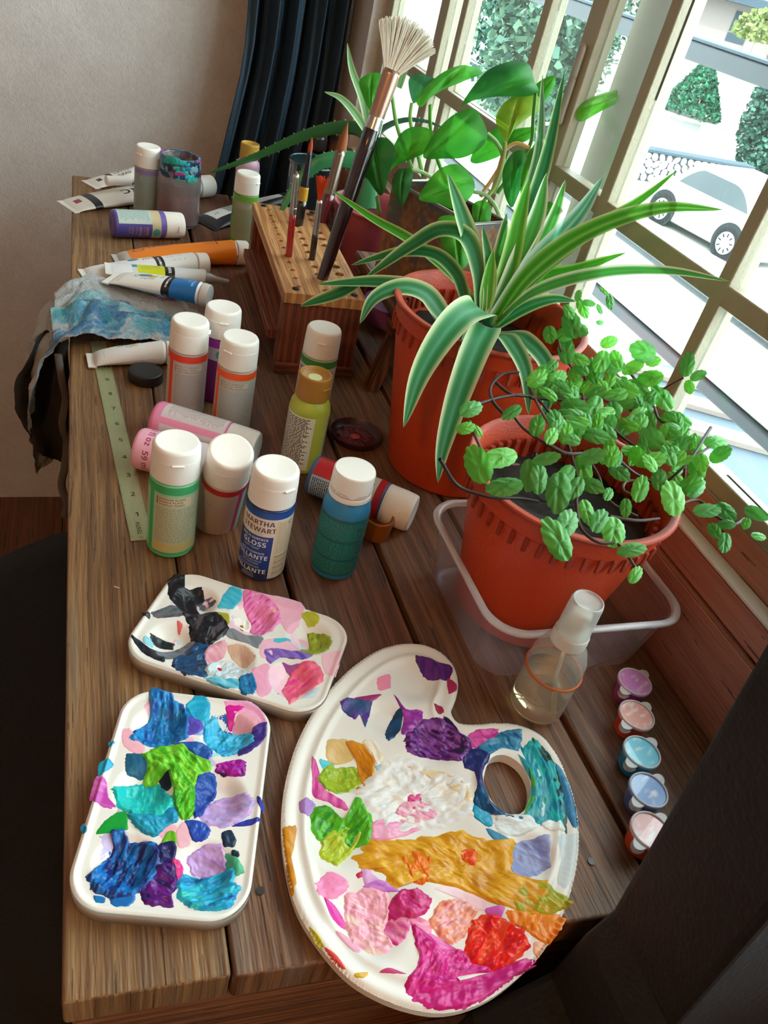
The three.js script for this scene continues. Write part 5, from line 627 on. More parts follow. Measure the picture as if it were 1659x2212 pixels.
{ // dark glass pot further back
  const c = P(680, 347, 0.1), t = thing('glass_pot', 'dark green glass pot near the curtain', 'pot', V(c.x, TY, c.z));
  mesh('glass', lathe([[0, 0], [0.032, 0], [0.035, 0.003], [0.0365, 0.094], [0.0385, 0.097], [0.037, 0.1], [0.034, 0.098], [0.033, 0.006], [0, 0.005]], 48), std(0x1a2c30, 0.12, { specularIntensity: 1, clearcoat: 1 }), t); mesh('soil', new THREE.CylinderGeometry(0.0335, 0.033, 0.004, 40).translate(0, 0.084, 0), std(0x15100c, 0.95), t);
  const c2 = P(712, 318, 0.09); if (c2) { const t2 = thing('dark_bottle', 'small dark glass bottle with rounded cap by the curtain', 'bottle', V(Math.min(c2.x, 0.37), TY, -1.16)); mesh('bottle', lathe([[0, 0], [0.02, 0], [0.022, 0.003], [0.022, 0.06], [0.012, 0.075], [0.011, 0.082], [0, 0.082]], 36), std(0x141014, 0.1, { clearcoat: 1 }), t2); mesh('cap', lathe([[0.0125, 0.082], [0.0135, 0.084], [0.0135, 0.1], [0.01, 0.106], [0, 0.108]], 36), std(0x2a2426, 0.25), t2); }
}
{ // little wooden riser with a tin planter on it
  const t = thing('wooden_riser', 'small brown wooden riser under the tin planter', 'stand', V(0.36, TY, -0.61)), m = woodMat(61, [70, 38, 24], [120, 72, 44], [110, 70, 50], 0.3, 0.55, 0.08, 0.3, 8);
  for (let i = 0; i < 3; i++) mesh('slat', metreUV(boxAt(-0.052 + i * 0.036, -0.018 + i * 0.036, 0.08, 0.092, -0.09, 0.09, 0.0015), 2), m, t);
  for (const z of [-0.075, 0.055]) mesh('cross_rail', metreUV(boxAt(-0.054, 0.056, 0.066, 0.0798, z, z + 0.02, 0.001), 0), m, t);
  for (const [x, z, dx] of [[-0.05, -0.066, 0.016], [-0.05, 0.064, 0.016], [0.05, -0.066, -0.012], [0.05, 0.064, -0.012]]) { const g = rbox(0.012, 0.078, 0.018, 0.001); const p = g.attributes.position; for (let i = 0; i < p.count; i++) p.setX(i, p.getX(i) + dx * (p.getY(i) / 0.078)); mesh('leg', metreUV(g.translate(x, 0.0395, z), 1), m, t); }
  const A = P(850, 392, 0.19), B = P(1020, 485, 0.19), u = B.clone().sub(A).setY(0), W = u.length(); u.normalize();
  const pt = thing('tin_planter', 'weathered copper and grey tin planter with trailing green leaves', 'pot', V(0, TY + 0.0922, 0)), D = 0.05, n = V(u.z, 0, -u.x), mid = A.clone().add(B).multiplyScalar(0.5).addScaledVector(n, D / 2); pt.position.x = mid.x; pt.position.z = mid.z; pt.rotation.y = Math.atan2(-u.z, u.x);
  const tin = dataTex(256, 256, (() => { const a = tileNoise(6, 6, 5), b = tileNoise(20, 20, 6); return (x, y) => mixc(mixc([112, 74, 48], [150, 108, 74], b(x * 20, y * 20)), [92, 88, 92], sstep(0.5, 0.75, 0.6 * a(x * 6, y * 6) + 0.4 * b(x * 20 + 3, y * 20))); })(), true, [1 / 0.09, 1 / 0.09]), tm = std(0xffffff, 0.35, { map: tin, metalness: 0.45 });
  const h = 0.098, wt = 0.0012, wall = (w, d, x, z, name) => mesh(name, metreUV(rbox(w, h, d, 0.0008).translate(x, h / 2, z), 1), tm, pt);
  wall(W, wt * 2, 0, D / 2, 'panel'); wall(W, wt * 2, 0, -D / 2, 'panel'); wall(wt * 2, D, -W / 2, 0, 'panel'); wall(wt * 2, D, W / 2, 0, 'panel'); mesh('base', boxAt(-W / 2, W / 2, 0, 0.002, -D / 2, D / 2), tm, pt); mesh('soil', boxAt(-W / 2 + 0.002, W / 2 - 0.002, 0.07, 0.08, -D / 2 + 0.002, D / 2 - 0.002), std(0x17100c, 0.95), pt);
  const rc = [V(-W / 2, h, D / 2), V(W / 2, h, D / 2), V(W / 2, h, -D / 2), V(-W / 2, h, -D / 2)]; for (let i = 0; i < 4; i++) mesh('rolled_rim', tubeGeo(new THREE.LineCurve3(rc[i], rc[(i + 1) % 4]), 0.0018, 0.0018, 2, 10), std(0x8a8a84, 0.3, { metalness: 0.7 }), pt);
  const l = P(862, 705, 0), lt = thing('lilac_saucer', 'lilac plastic saucer on the table behind the brush stand', 'saucer', V(0.375, TY, -0.715)); mesh('saucer', lathe([[0, 0], [0.03, 0], [0.033, 0.002], [0.038, 0.026], [0.0365, 0.0262], [0.031, 0.004], [0, 0.003]], 44), std(0x9a5c9c, 0.45), lt);
}

// ---------------------------------------------------------------- clear tub under the mint pot
{
  const t = thing('plastic_tub', 'clear rectangular plastic tub holding the pot of mint', 'tub', V(0.334, TY, -0.2055));
  const ring = (hx, hz, r, y, n = 12) => { const o = []; for (const [sx, sz, a0] of [[1, 1, 0], [-1, 1, 1], [-1, -1, 2], [1, -1, 3]]) for (let i = 0; i <= n; i++) { const a = (a0 + i / n) * Math.PI / 2; o.push(V(sx * (hx - r) + r * Math.cos(a), y, sz * (hz - r) + r * Math.sin(a))); } return o; };
  const loft = (rings, close) => { const n = rings[0].length, pos = [], idx = []; rings.forEach((q) => q.forEach((p) => pos.push(p.x, p.y, p.z))); for (let k = 0; k + 1 < rings.length; k++) for (let i = 0; i < n; i++) { const j = (i + 1) % n, a = k * n + i, b = k * n + j; idx.push(a, a + n, b, b, a + n, b + n); } if (close) { const c = pos.length / 3; pos.push(0, rings[0][0].y, 0); for (let i = 0; i < n; i++) idx.push(c, i, (i + 1) % n); } const g = new THREE.BufferGeometry(); g.setAttribute('position', new THREE.Float32BufferAttribute(pos, 3)); g.setIndex(idx); g.computeVertexNormals(); return g; };
  const clear = new THREE.MeshPhysicalMaterial({ color: 0xf4f3fa, transmission: 0.94, roughness: 0.28, thickness: 0, ior: 1.35, side: THREE.DoubleSide });
  mesh('tub_body', loft([ring(0.058, 0.05, 0.018, 0.001), ring(0.064, 0.056, 0.02, 0.0012), ring(0.0665, 0.0585, 0.02, 0.004), ring(0.074, 0.066, 0.024, 0.056)], true), clear, t);
  mesh('rim', loft([ring(0.0742, 0.0662, 0.024, 0.0555), ring(0.0785, 0.0705, 0.026, 0.0555), ring(0.0792, 0.0712, 0.026, 0.0575), ring(0.0785, 0.0705, 0.026, 0.0592), ring(0.0748, 0.0668, 0.024, 0.0592), ring(0.0742, 0.0662, 0.024, 0.0555)]), new THREE.MeshPhysicalMaterial({ color: 0xf0f0f4, transmission: 0.55, roughness: 0.3, thickness: 0, side: THREE.DoubleSide }), t, 'whitish raised rim');
}
{ // spray bottle
  const b = P(1160, 1545, 0), t = thing('spray_bottle', 'small clear spray bottle half full of water with an orange rubber band', 'spray bottle', V(b.x + 0.0008, TY, b.z - 0.007));
  const pet = new THREE.MeshPhysicalMaterial({ color: 0xf4f2ea, transmission: 0.82, roughness: 0.24, thickness: 0, ior: 1.4, side: THREE.DoubleSide });
  mesh('bottle', lathe([[0, 0.001], [0.012, 0.0005], [0.0165, 0.0015], [0.0185, 0.006], [0.0185, 0.046], [0.0178, 0.053], [0.015, 0.061], [0.011, 0.0655], [0.0098, 0.067], [0.0098, 0.07]], 56), pet, t);
  mesh('water', lathe([[0, 0.0018], [0.0155, 0.0022], [0.0178, 0.006], [0.0179, 0.034], [0, 0.034]], 48), new THREE.MeshPhysicalMaterial({ color: 0xf0ead2, transmission: 0.95, roughness: 0.02, ior: 1.33, thickness: 0.01, attenuationColor: C(0xe8dcb0), attenuationDistance: 0.12 }), t, 'clear yellowish water');
  mesh('dip_tube', tubeGeo([V(0, 0.068, 0), V(0.002, 0.04, 0.002), V(0.007, 0.006, 0.005)], 0.0013, 0.0013, 16, 8), std(0xe4e6e2, 0.3, { transmission: 0.4, thickness: 0 }), t);
  mesh('rubber_band', new THREE.TorusGeometry(0.0188, 0.0009, 10, 60).rotateX(Math.PI / 2 + 0.03).translate(0, 0.0405, 0), std(0xb85a20, 0.5), t);
  mesh('collar', lathe([[0.0108, 0.066], [0.0118, 0.0665], [0.0114, 0.0685], [0.0118, 0.0705], [0.0114, 0.0725], [0.0116, 0.0745], [0.0106, 0.0765], [0, 0.0765]], 48), std(0xe6e6e0, 0.4, { transmission: 0.25, thickness: 0 }), t);
  mesh('spray_head', lathe([[0.0045, 0.0765], [0.005, 0.08], [0.0068, 0.082], [0.0068, 0.092], [0.005, 0.0935], [0, 0.0935]], 36), std(0xeceae6, 0.4), t);
  mesh('over_cap', lathe([[0.0112, 0.0745], [0.0108, 0.0775], [0.0103, 0.1], [0.0099, 0.1022], [0.0088, 0.1025], [0.0085, 0.1012], [0, 0.1008]], 48), new THREE.MeshPhysicalMaterial({ color: 0xeef0ec, transmission: 0.7, roughness: 0.3, thickness: 0, side: THREE.DoubleSide }), t);
}
{ // little lidded paint pots in a row
  const row = [['orchid purple', [1368, 1478], '#b84cb4', '#d78fd4'], ['salmon red', [1372, 1550], '#e2483a', '#eda79c'], ['turquoise blue', [1383, 1630], '#2a8fc0', '#5cc0da'], ['cornflower blue', [1397, 1712], '#5a6cb8', '#7f9fd6'], ['coral orange', [1402, 1800], '#e8502c', '#efb0b0']];
  row.forEach(([nm, px, c, lid]) => {
    const p = P(...px, 0.014), t = thing('paint_pot', `tiny lidded pot of ${nm} paint in the row beside the window`, 'paint pot', V(p.x, TY, p.z), 'row of tiny paint pots'); t.rotation.y = 0.47;
    mesh('cup', lathe([[0, 0], [0.0088, 0], [0.0095, 0.001], [0.0112, 0.0135], [0.0118, 0.014], [0.0118, 0.015], [0, 0.015]], 40), std(c, 0.3, { specularIntensity: 0.7 }), t);
    const lm = std(lid, 0.25, { clearcoat: 0.5 }), tm = std(0xe6e4e4, 0.35, { transmission: 0.35, thickness: 0 });
    const lidMesh = mesh('lid', lathe([[0.0122, 0.0148], [0.0126, 0.0152], [0.0126, 0.0166], [0.012, 0.0172], [0.0112, 0.0169], [0.0108, 0.0162], [0, 0.0164]], 44), lm, t);
    mesh('lid_rim', new THREE.TorusGeometry(0.0118, 0.0007, 8, 44).rotateX(Math.PI / 2).translate(0, 0.017, 0), tm, lidMesh);
    const ear = new THREE.Shape(); ear.moveTo(0, -0.004); ear.quadraticCurveTo(0.005, -0.0035, 0.0058, 0); ear.quadraticCurveTo(0.005, 0.0035, 0, 0.004); const eg = () => new THREE.ExtrudeGeometry(ear, { depth: 0.0009, bevelEnabled: true, bevelSize: 0.0002, bevelThickness: 0.0002, bevelSegments: 1 }).rotateX(-Math.PI / 2);
    mesh('opening_tab', eg().translate(0.0118, 0.0155, 0), tm, lidMesh); mesh('hinge_tab', eg().rotateY(Math.PI).translate(-0.0118, 0.0155, 0), tm, t); mesh('hinge_tab', eg().rotateY(Math.PI).translate(-0.0115, 0.0118, 0.0), tm, t);
    { const g = new THREE.RingGeometry(0.0001, 0.0109, 40, 10).rotateX(-Math.PI / 2).translate(0, 0.01655, 0), pp = g.attributes.position, cl = new Float32Array(pp.count * 3), w = C('#f2f0f0'), b = C(lid), k = new THREE.Color(); for (let i = 0; i < pp.count; i++) { k.copy(b).lerp(w, sstep(0.05, 0.4, fbm(pp.getX(i) * 110 + p.z * 90, pp.getZ(i) * 260, p.x * 40, 3)) * 0.75); k.toArray(cl, 3 * i); } g.setAttribute('color', new THREE.BufferAttribute(cl, 3)); mesh('lid_film', g, new THREE.MeshPhysicalMaterial({ vertexColors: true, roughness: 0.25, clearcoat: 0.5 }), lidMesh); }
  });
}

// ---------------------------------------------------------------- plants
const leafMat = new THREE.MeshPhysicalMaterial({ vertexColors: true, roughness: 0.42, transmission: 0.3, thickness: 0, side: THREE.DoubleSide, specularIntensity: 0.5 });
function blade(parent, name, pts, width, cols, curl = 0.25) {       // strap leaf along a path; cols from margin to middle
  const curve = new THREE.CatmullRomCurve3(pts), N = 36, K = cols.length * 2 - 2, pos = [], col = [], idx = [], cc = cols.map((c) => C(c)), side0 = V(), T = V(), nrm = V();
  const up = EYE.clone().sub(pts[Math.floor(pts.length / 2)]).normalize(); up.lerp(V(0, 1, 0), 0.45).normalize();
  for (let i = 0; i <= N; i++) { const s = i / N, p = curve.getPointAt(s); curve.getTangentAt(s, T); side0.crossVectors(T, up).normalize(); nrm.crossVectors(side0, T).normalize(); const w = width * 0.5 * Math.min(1, 0.55 + 1.2 * s) * Math.pow(Math.max(0, 1 - Math.pow(s, 3.2)), 0.8);
    for (let j = 0; j <= K; j++) { const f = j / K * 2 - 1, q = p.clone().addScaledVector(side0, f * w).addScaledVector(nrm, w * curl * (f * f - 0.3)); pos.push(q.x, q.y, q.z); const c = cc[K / 2 - Math.abs(j - K / 2)], n = 1 + 0.15 * fbm(s * 6, j + s, 0.3); col.push(c.r * n, c.g * n, c.b * n); } }
  for (let i = 0; i < N; i++) for (let j = 0; j < K; j++) { const a = i * (K + 1) + j, b = a + K + 1; idx.push(a, a + 1, b, b, a + 1, b + 1); }
  const g = new THREE.BufferGeometry(); g.setAttribute('position', new THREE.Float32BufferAttribute(pos, 3)); g.setAttribute('color', new THREE.Float32BufferAttribute(col, 3)); g.setIndex(idx); g.computeVertexNormals();
  return mesh(name, g, leafMat, parent);
}
const tracePath = (pxs, d0, d1, pw = 1) => pxs.map(([x, y], i) => along(x, y, lerp(d0, d1, Math.pow(pxs.length > 1 ? i / (pxs.length - 1) : 0, pw))));
{ // spider plant
  const base = V(0.335, TY + 0.135, -0.405), d0 = base.distanceTo(EYE), t = thing('spider_plant', 'spider plant with long green and white striped leaves in the large terracotta pot', 'plant', base);
  t.position.set(0, 0, 0); const holder = t;
  const k = (x, y) => [640 + 0.5787 * x, 350 + 0.5787 * y], dX = (px, X) => PX(...px, X).distanceTo(EYE), var1 = ['#dce2b8', '#a8c490', '#3f8a4c', '#2c7a44', '#3a8a58', '#5aa07a'], var2 = ['#dce2b4', '#86b070', '#2f7a3c', '#1f6a36', '#246f3c', '#2f7c4c'], var3 = ['#e6eed4', '#e2ecd8', '#68b460', '#3f9a3c', '#46a042', '#50a84c'], var4 = ['#c4e098', '#9ccc60', '#48a028', '#3f9a28', '#44a02a', '#50aa34'];
  const L = [ // pixel path from base to tip, distance of the tip, width, colours
    [[[700, 590], [690, 420], [620, 200], [565, 40]], d0 + 0.02, 0.019, var1], [[[690, 590], [680, 400], [630, 275], [540, 252], [430, 310], [250, 438]], d0 + 0.02, 0.017, var2], [[[680, 600], [560, 580], [470, 480], [330, 448], [75, 456]], d0 + 0.01, 0.015, var2], [[[250, 438], [180, 480], [15, 538]], d0 + 0.02, 0.013, var2], [[[690, 620], [570, 590], [480, 490], [390, 468], [290, 510], [236, 605]], d0 - 0.03, 0.019, var1], [[[690, 590], [640, 530], [600, 420], [520, 345], [400, 335], [202, 385]], d0 + 0.03, 0.014, var2], [[[690, 570], [600, 440], [440, 300], [280, 207], [128, 102]], d0 + 0.1, 0.012, var4],
    [[[705, 600], [685, 545], [620, 570], [540, 660], [460, 800], [400, 992]], d0 - 0.155, 0.026, var1], [[[715, 620], [705, 625], [660, 720], [595, 900], [545, 1080], [528, 1200]], d0 - 0.16, 0.024, var1], [[[735, 640], [800, 670], [855, 780], [868, 945]], d0 - 0.12, 0.017, var1], [[[750, 640], [850, 660], [935, 760], [935, 900], [900, 1000]], d0 - 0.11, 0.016, var1], [[[700, 620], [640, 680], [590, 835]], d0 - 0.1, 0.015, var2], [[[690, 600], [560, 600], [470, 500]], d0 + 0.01, 0.012, var2],
    [[[715, 580], [755, 380], [785, 190]], dX(k(785, 190), 0.36), 0.016, var3], [[[720, 580], [790, 400], [840, 180], [870, 60]], dX(k(870, 60), 0.37), 0.018, var4], [[[730, 580], [830, 380], [900, 200], [935, 40]], dX(k(935, 40), 0.385), 0.02, var3], [[[735, 580], [870, 390], [960, 210], [1005, 65]], dX(k(1005, 65), 0.4), 0.016, var3], [[[740, 580], [900, 370], [1060, 190], [1145, 55]], dX(k(1145, 55), 0.41), 0.02, ['#cfe0d8', '#a8d0c4', '#4aa888', '#3f9c74', '#8fc8b4']], [[[745, 580], [900, 420], [1100, 260], [1300, 130], [1425, 28]], dX(k(1425, 28), 0.425), 0.012, var4], [[[745, 590], [880, 410], [1080, 265], [1350, 175], [1595, 178]], dX(k(1595, 178), 0.425), 0.018, ['#d8e8b8', '#6cbc40', '#3f9a28', '#48a42c', '#8ccc60']], [[[745, 600], [900, 440], [1050, 400], [1232, 338]], dX(k(1232, 338), 0.42), 0.0135, var4], [[[745, 600], [900, 480], [1150, 412], [1400, 408], [1622, 446]], dX(k(1622, 446), 0.43), 0.0125, var3], [[[735, 620], [850, 545], [960, 512], [1046, 520]], dX(k(1046, 520), 0.4), 0.014, var1], [[[740, 600], [830, 480], [1000, 330], [1130, 260]], dX(k(1130, 260), 0.415), 0.015, var4], [[[730, 600], [780, 500], [850, 330]], dX(k(850, 330), 0.37), 0.014, var4], [[[705, 590], [725, 420], [695, 236]], d0 + 0.01, 0.012, var2], [[[700, 590], [715, 460], [735, 330]], d0 + 0.005, 0.013, var4], [[[720, 600], [760, 480], [815, 360]], d0 + 0.03, 0.014, var4], [[[730, 600], [800, 450], [930, 310]], d0 + 0.03, 0.012, var4],
  ];
  for (const [px, dt, w, c] of L) blade(t, 'leaf', tracePath(px.map(([x, y]) => k(x, y)), px[0][0] < 400 ? dt : d0, dt, dt < d0 - 0.04 ? 0.4 : 1), w, c);
  for (const [px, X, w, c] of [[[[1050, 690], [1120, 480], [1163, 330], [1172, 160]], 0.4, 0.012, ['#dfe8d0', '#c8dcc0', '#5a9a68', '#3a8450', '#6aa878']], [[[1055, 690], [1140, 470], [1183, 330], [1219, 156]], 0.41, 0.015, var2]]) blade(t, 'leaf', tracePath(px, d0, dX(px[3], X)), w, c);
  for (const [px, d] of [[[[798, 300], [785, 220], [760, 150], [750, 92]], 1.02], [[[800, 300], [770, 250], [735, 212], [700, 198]], 1.0], [[[862, 190], [880, 130], [918, 90]], 0.98]]) blade(t, 'leaf', tracePath(px, d, d), 0.011, ['#c8d8a8', '#9cc088', '#6a9c60', '#6a9c60', '#8ab080']);
}
{ // aloe in the pink pot
  const t = thing('aloe_plant', 'aloe with long toothed arching leaves in the dusky pink pot', 'aloe', V(0.363, TY + 0.08, -0.8)); t.position.set(0, 0, 0);
  const base = V(0.363, TY + 0.085, -0.8), d0 = base.distanceTo(EYE), mat = std(0x2f6a3a, 0.35, { specularIntensity: 0.6 }), toothM = std(0xa8b88a, 0.5);
  for (const [px, dt, w, mt] of [[[[792, 450], [800, 340], [785, 285], [740, 275], [660, 292], [560, 335], [452, 374]], d0 + 0.12, 0.02, mat], [[[790, 450], [790, 360], [740, 345], [690, 352], [640, 400], [600, 470]], d0 - 0.02, 0.026, std(0x2c7a4c, 0.35)], [[[800, 450], [800, 350], [820, 285], [870, 260], [920, 262], [955, 275]], d0 + 0.02, 0.01, std(0x1f4a34, 0.35)], [[[790, 450], [770, 400], [755, 345], [735, 330]], d0 + 0.03, 0.018, std(0x3a7a58, 0.35)]]) {
    const pts = tracePath(px, d0, dt), curve = new THREE.CatmullRomCurve3(pts), g = tubeGeo(curve, 1, 1, 40, 10), p = g.attributes.position, up = V(0, 1, 0);
    for (let i = 0; i <= 40; i++) { const s = i / 40, c = curve.getPointAt(s), T = curve.getTangentAt(s), sd = T.clone().cross(EYE.clone().sub(c).normalize()).normalize(), n = sd.clone().cross(T).normalize(), r = w * 0.5 * Math.pow(1 - s, 0.6) + 0.0006; for (let j = 0; j <= 10; j++) { const a = j / 10 * 6.283, q = c.clone().addScaledVector(sd, r * Math.cos(a)).addScaledVector(n, r * 0.35 * Math.sin(a)); p.setXYZ(i * 11 + j, q.x, q.y, q.z); } }
    g.computeVertexNormals(); const lf = mesh('leaf', g, mt, t);
    const tg = []; for (let i = 2; i < 22; i++) for (const sg of [-1, 1]) { const s = i / 23, c = curve.getPointAt(s), T = curve.getTangentAt(s), sd = T.clone().cross(EYE.clone().sub(c).normalize()).normalize().multiplyScalar(sg), r = w * 0.5 * Math.pow(1 - s, 0.6); const cn = new THREE.ConeGeometry(0.0008, 0.0032, 5); cn.applyQuaternion(new THREE.Quaternion().setFromUnitVectors(up, sd.clone().addScaledVector(T, 0.4).normalize())); const q = c.clone().addScaledVector(sd, r + 0.001); cn.translate(q.x, q.y, q.z); tg.push(cn); } const th = mesh('teeth', mergeGeometries(tg), toothM, lf, 'row of pale teeth');
  }
}
function broadLeaf(parent, px, d, tiltX, tiltY, cols, dome = 0.12) {   // heart-shaped leaf from its outline; stem end last, tip first
  const cx = px.reduce((s, p) => s + p[0], 0) / px.length, cyp = px.reduce((s, p) => s + p[1], 0) / px.length, rc = ray(cx, cyp).normalize(), c0 = EYE.clone().addScaledVector(rc, d);
  const n = rc.clone().negate(), e1 = RIGHT.clone(), e2 = UPV.clone(); n.addScaledVector(e1, tiltX).addScaledVector(e2, tiltY).normalize();
  const hit = ([x, y]) => { const r = ray(x, y); return EYE.clone().addScaledVector(r, c0.clone().sub(EYE).dot(n) / r.dot(n)); };
  const w = px.map(hit), ctr = w.reduce((s, p) => s.add(p), V(0, 0, 0)).multiplyScalar(1 / w.length), curve = new THREE.CatmullRomCurve3(w, true, 'catmullrom', 0.5), N = 56, M = 9, pos = [], col = [], idx = [], cc = cols.map((c) => C(c)), c = new THREE.Color();
  const tip = w[0], stem = w[Math.floor(w.length / 2)], ax = stem.clone().sub(tip), len = ax.length(); ax.normalize(); const sd = ax.clone().cross(n).normalize();
  const put = (p, k) => { const rel = p.clone().sub(tip), u = rel.dot(ax) / len, v = rel.dot(sd) / len, q = p.clone().addScaledVector(n, len * (dome * (1 - k * k) - 0.10 * Math.exp(-Math.pow(v / 0.03, 2)) * (1 - k) + 0.012 * Math.sin((u * 9 + Math.abs(v) * 7)) * (1 - k))); pos.push(q.x, q.y, q.z); const f = Math.min(0.999, Math.max(0, 0.4 + 0.9 * fbm(u * 3 + d * 9, v * 4, d * 20) + 0.25 * Math.exp(-Math.pow(v / 0.025, 2)))) * (cc.length - 1), i = Math.floor(f); c.copy(cc[i]).lerp(cc[Math.min(cc.length - 1, i + 1)], f - i); col.push(c.r, c.g, c.b); };
  put(ctr, 0); for (let r = 1; r <= M; r++) for (let i = 0; i < N; i++) put(ctr.clone().lerp(curve.getPoint(i / N), r / M), r / M);
  for (let i = 0; i < N; i++) idx.push(0, 1 + i, 1 + (i + 1) % N); for (let r = 0; r < M - 1; r++) for (let i = 0; i < N; i++) { const a = 1 + r * N + i, b = 1 + r * N + (i + 1) % N; idx.push(a, a + N, b, b, a + N, b + N); }
  const g = new THREE.BufferGeometry(); g.setAttribute('position', new THREE.Float32BufferAttribute(pos, 3)); g.setAttribute('color', new THREE.Float32BufferAttribute(col, 3)); g.setIndex(idx); g.computeVertexNormals(); mesh('leaf', g, leafMat, parent); return stem;
}
{ // pothos in the tin planter
  const t = thing('pothos_plant', 'pothos with glossy heart shaped green leaves in the tin planter', 'plant', V(0, 0, 0)), q = crop(640, 20, 0.3617), q4 = crop(1000, 0, 0.3972), root = V(0.378, TY + 0.172, -0.605), d0 = root.distanceTo(EYE);
  const A = ['#1c6a34', '#2a8a30', '#3fa838'], B = ['#2f9428', '#48ac30', '#6cc040'], Y = ['#6a9a20', '#8ab02c', '#a0b838'], Dk = ['#1a5c24', '#246e28', '#2f8430'];
  const L = [
    [q, [985, 580, 1050, 470, 1150, 360, 1290, 310, 1390, 330, 1420, 420, 1445, 490, 1380, 520, 1200, 522, 1060, 545], 0.0, 0.2, 0.35, A], [q, [745, 585, 720, 530, 830, 410, 930, 350, 1020, 335, 1112, 380, 1000, 430, 880, 480, 800, 530], 0.02, 0.1, 0.5, B], [q, [700, 560, 670, 430, 720, 385, 820, 410, 830, 440, 760, 500], 0.03, -0.3, 0.2, ['#5a9a80', '#3a8a50', '#58a868']], [q, [440, 605, 385, 480, 380, 420, 450, 380, 510, 390, 520, 450, 470, 540], 0.1, 0, 0, B],
    [q, [760, 885, 800, 780, 900, 660, 1000, 600, 1080, 610, 1142, 740, 1100, 830, 1000, 885, 880, 892], -0.03, 0.1, 0.1, ['#2a8a28', '#3a9a2c', '#4fae34']], [q, [520, 1000, 590, 800, 650, 720, 740, 700, 822, 740, 790, 840, 700, 890, 600, 930], -0.01, -0.2, 0.2, B], [q, [510, 1112, 430, 1020, 400, 980, 430, 850, 470, 780, 540, 770, 595, 850, 560, 960], -0.02, -0.4, 0.1, Dk], [q, [1250, 792, 1200, 700, 1195, 640, 1240, 560, 1330, 510, 1440, 512, 1450, 600, 1380, 650, 1300, 720], 0.01, 0.3, -0.1, Y], [q, [1040, 892, 1100, 790, 1200, 710, 1252, 800, 1240, 860, 1160, 900, 1070, 922], 0.03, 0, 0.1, B],
    [q, [732, 1132, 800, 1010, 880, 940, 980, 930, 1060, 1020, 1050, 1110, 950, 1192, 850, 1160], -0.06, 0.1, 0.3, B], [q, [622, 1175, 580, 1090, 570, 1030, 600, 965, 645, 950, 692, 962, 690, 1040, 650, 1150], -0.05, -0.2, 0.1, Dk], [q, [1285, 1185, 1240, 1090, 1235, 960, 1290, 860, 1360, 850, 1380, 960, 1330, 1100], -0.05, 0.2, 0, A], [q, [1340, 1195, 1345, 1000, 1390, 860, 1450, 780, 1497, 850, 1490, 960, 1440, 1080, 1380, 1160], -0.06, 0.2, 0, ['#3a9a24', '#4cac28', '#58b434']], [q, [1440, 540, 1430, 450, 1540, 395, 1530, 480, 1470, 560], 0.02, 0, 0, B], [q, [1262, 792, 1300, 720, 1430, 708, 1400, 770, 1330, 800], 0.03, 0, 0, B],
    [q, [970, 1562, 900, 1480, 860, 1380, 850, 1250, 950, 1235, 1000, 1300, 1060, 1430, 1030, 1510], -0.08, 0.1, 0.2, B], [q, [1075, 1312, 1050, 1180, 1110, 1140, 1162, 1180, 1150, 1290], -0.06, 0, 0, B], [q, [1435, 1170, 1500, 1145, 1592, 1200, 1540, 1232, 1450, 1220], -0.02, 0, 0.2, B], [q4, [952, 474, 820, 490, 680, 540, 620, 600, 640, 662, 760, 600, 880, 540], -0.03, 0.2, 0.2, ['#8cc46a', '#58b02c', '#6cbc3c', '#a8d49a']],
  ];
  for (const [f, a, dd, tx, ty, c] of L) { const o = []; for (let i = 0; i < a.length; i += 2) o.push(f(a[i], a[i + 1])); broadLeaf(t, o, d0 + dd, tx, ty, c); }
  const stems = [[q, [1430, 500, 1415, 650, 1400, 800, 1200, 1100], '#4a9a34'], [q, [800, 570, 800, 680, 820, 820, 900, 1050], '#5aa83c'], [q, [690, 560, 680, 640, 690, 720, 760, 1000], '#8cc468'], [q, [565, 450, 580, 570, 600, 690, 700, 980], '#7ab85c'], [q, [1140, 740, 1200, 800, 1240, 920, 1180, 1100], '#8ab878'], [q, [1250, 790, 1240, 880, 1190, 1050, 1100, 1170], '#a8c070'], [q, [690, 960, 740, 970, 800, 1000, 900, 1090], '#a8cc90'], [q, [1060, 1090, 1130, 1110, 1190, 1180, 1230, 1290], '#98c484'], [q4, [640, 655, 560, 770, 470, 930, 420, 1020], '#78b84a'], [q, [1390, 825, 1310, 800, 1240, 850, 1220, 930, 1100, 1120], '#d8b87c'], [q, [480, 1120, 490, 1180, 495, 1220], '#5aa844']];
  stems.forEach(([f, a, c]) => { const o = []; for (let i = 0; i < a.length; i += 2) o.push(f(a[i], a[i + 1])); const pts = tracePath(o, d0 - 0.01, d0); mesh('stem', tubeGeo(pts, 0.0018, 0.0022, 24, 8), std(c, 0.5), t); });
}
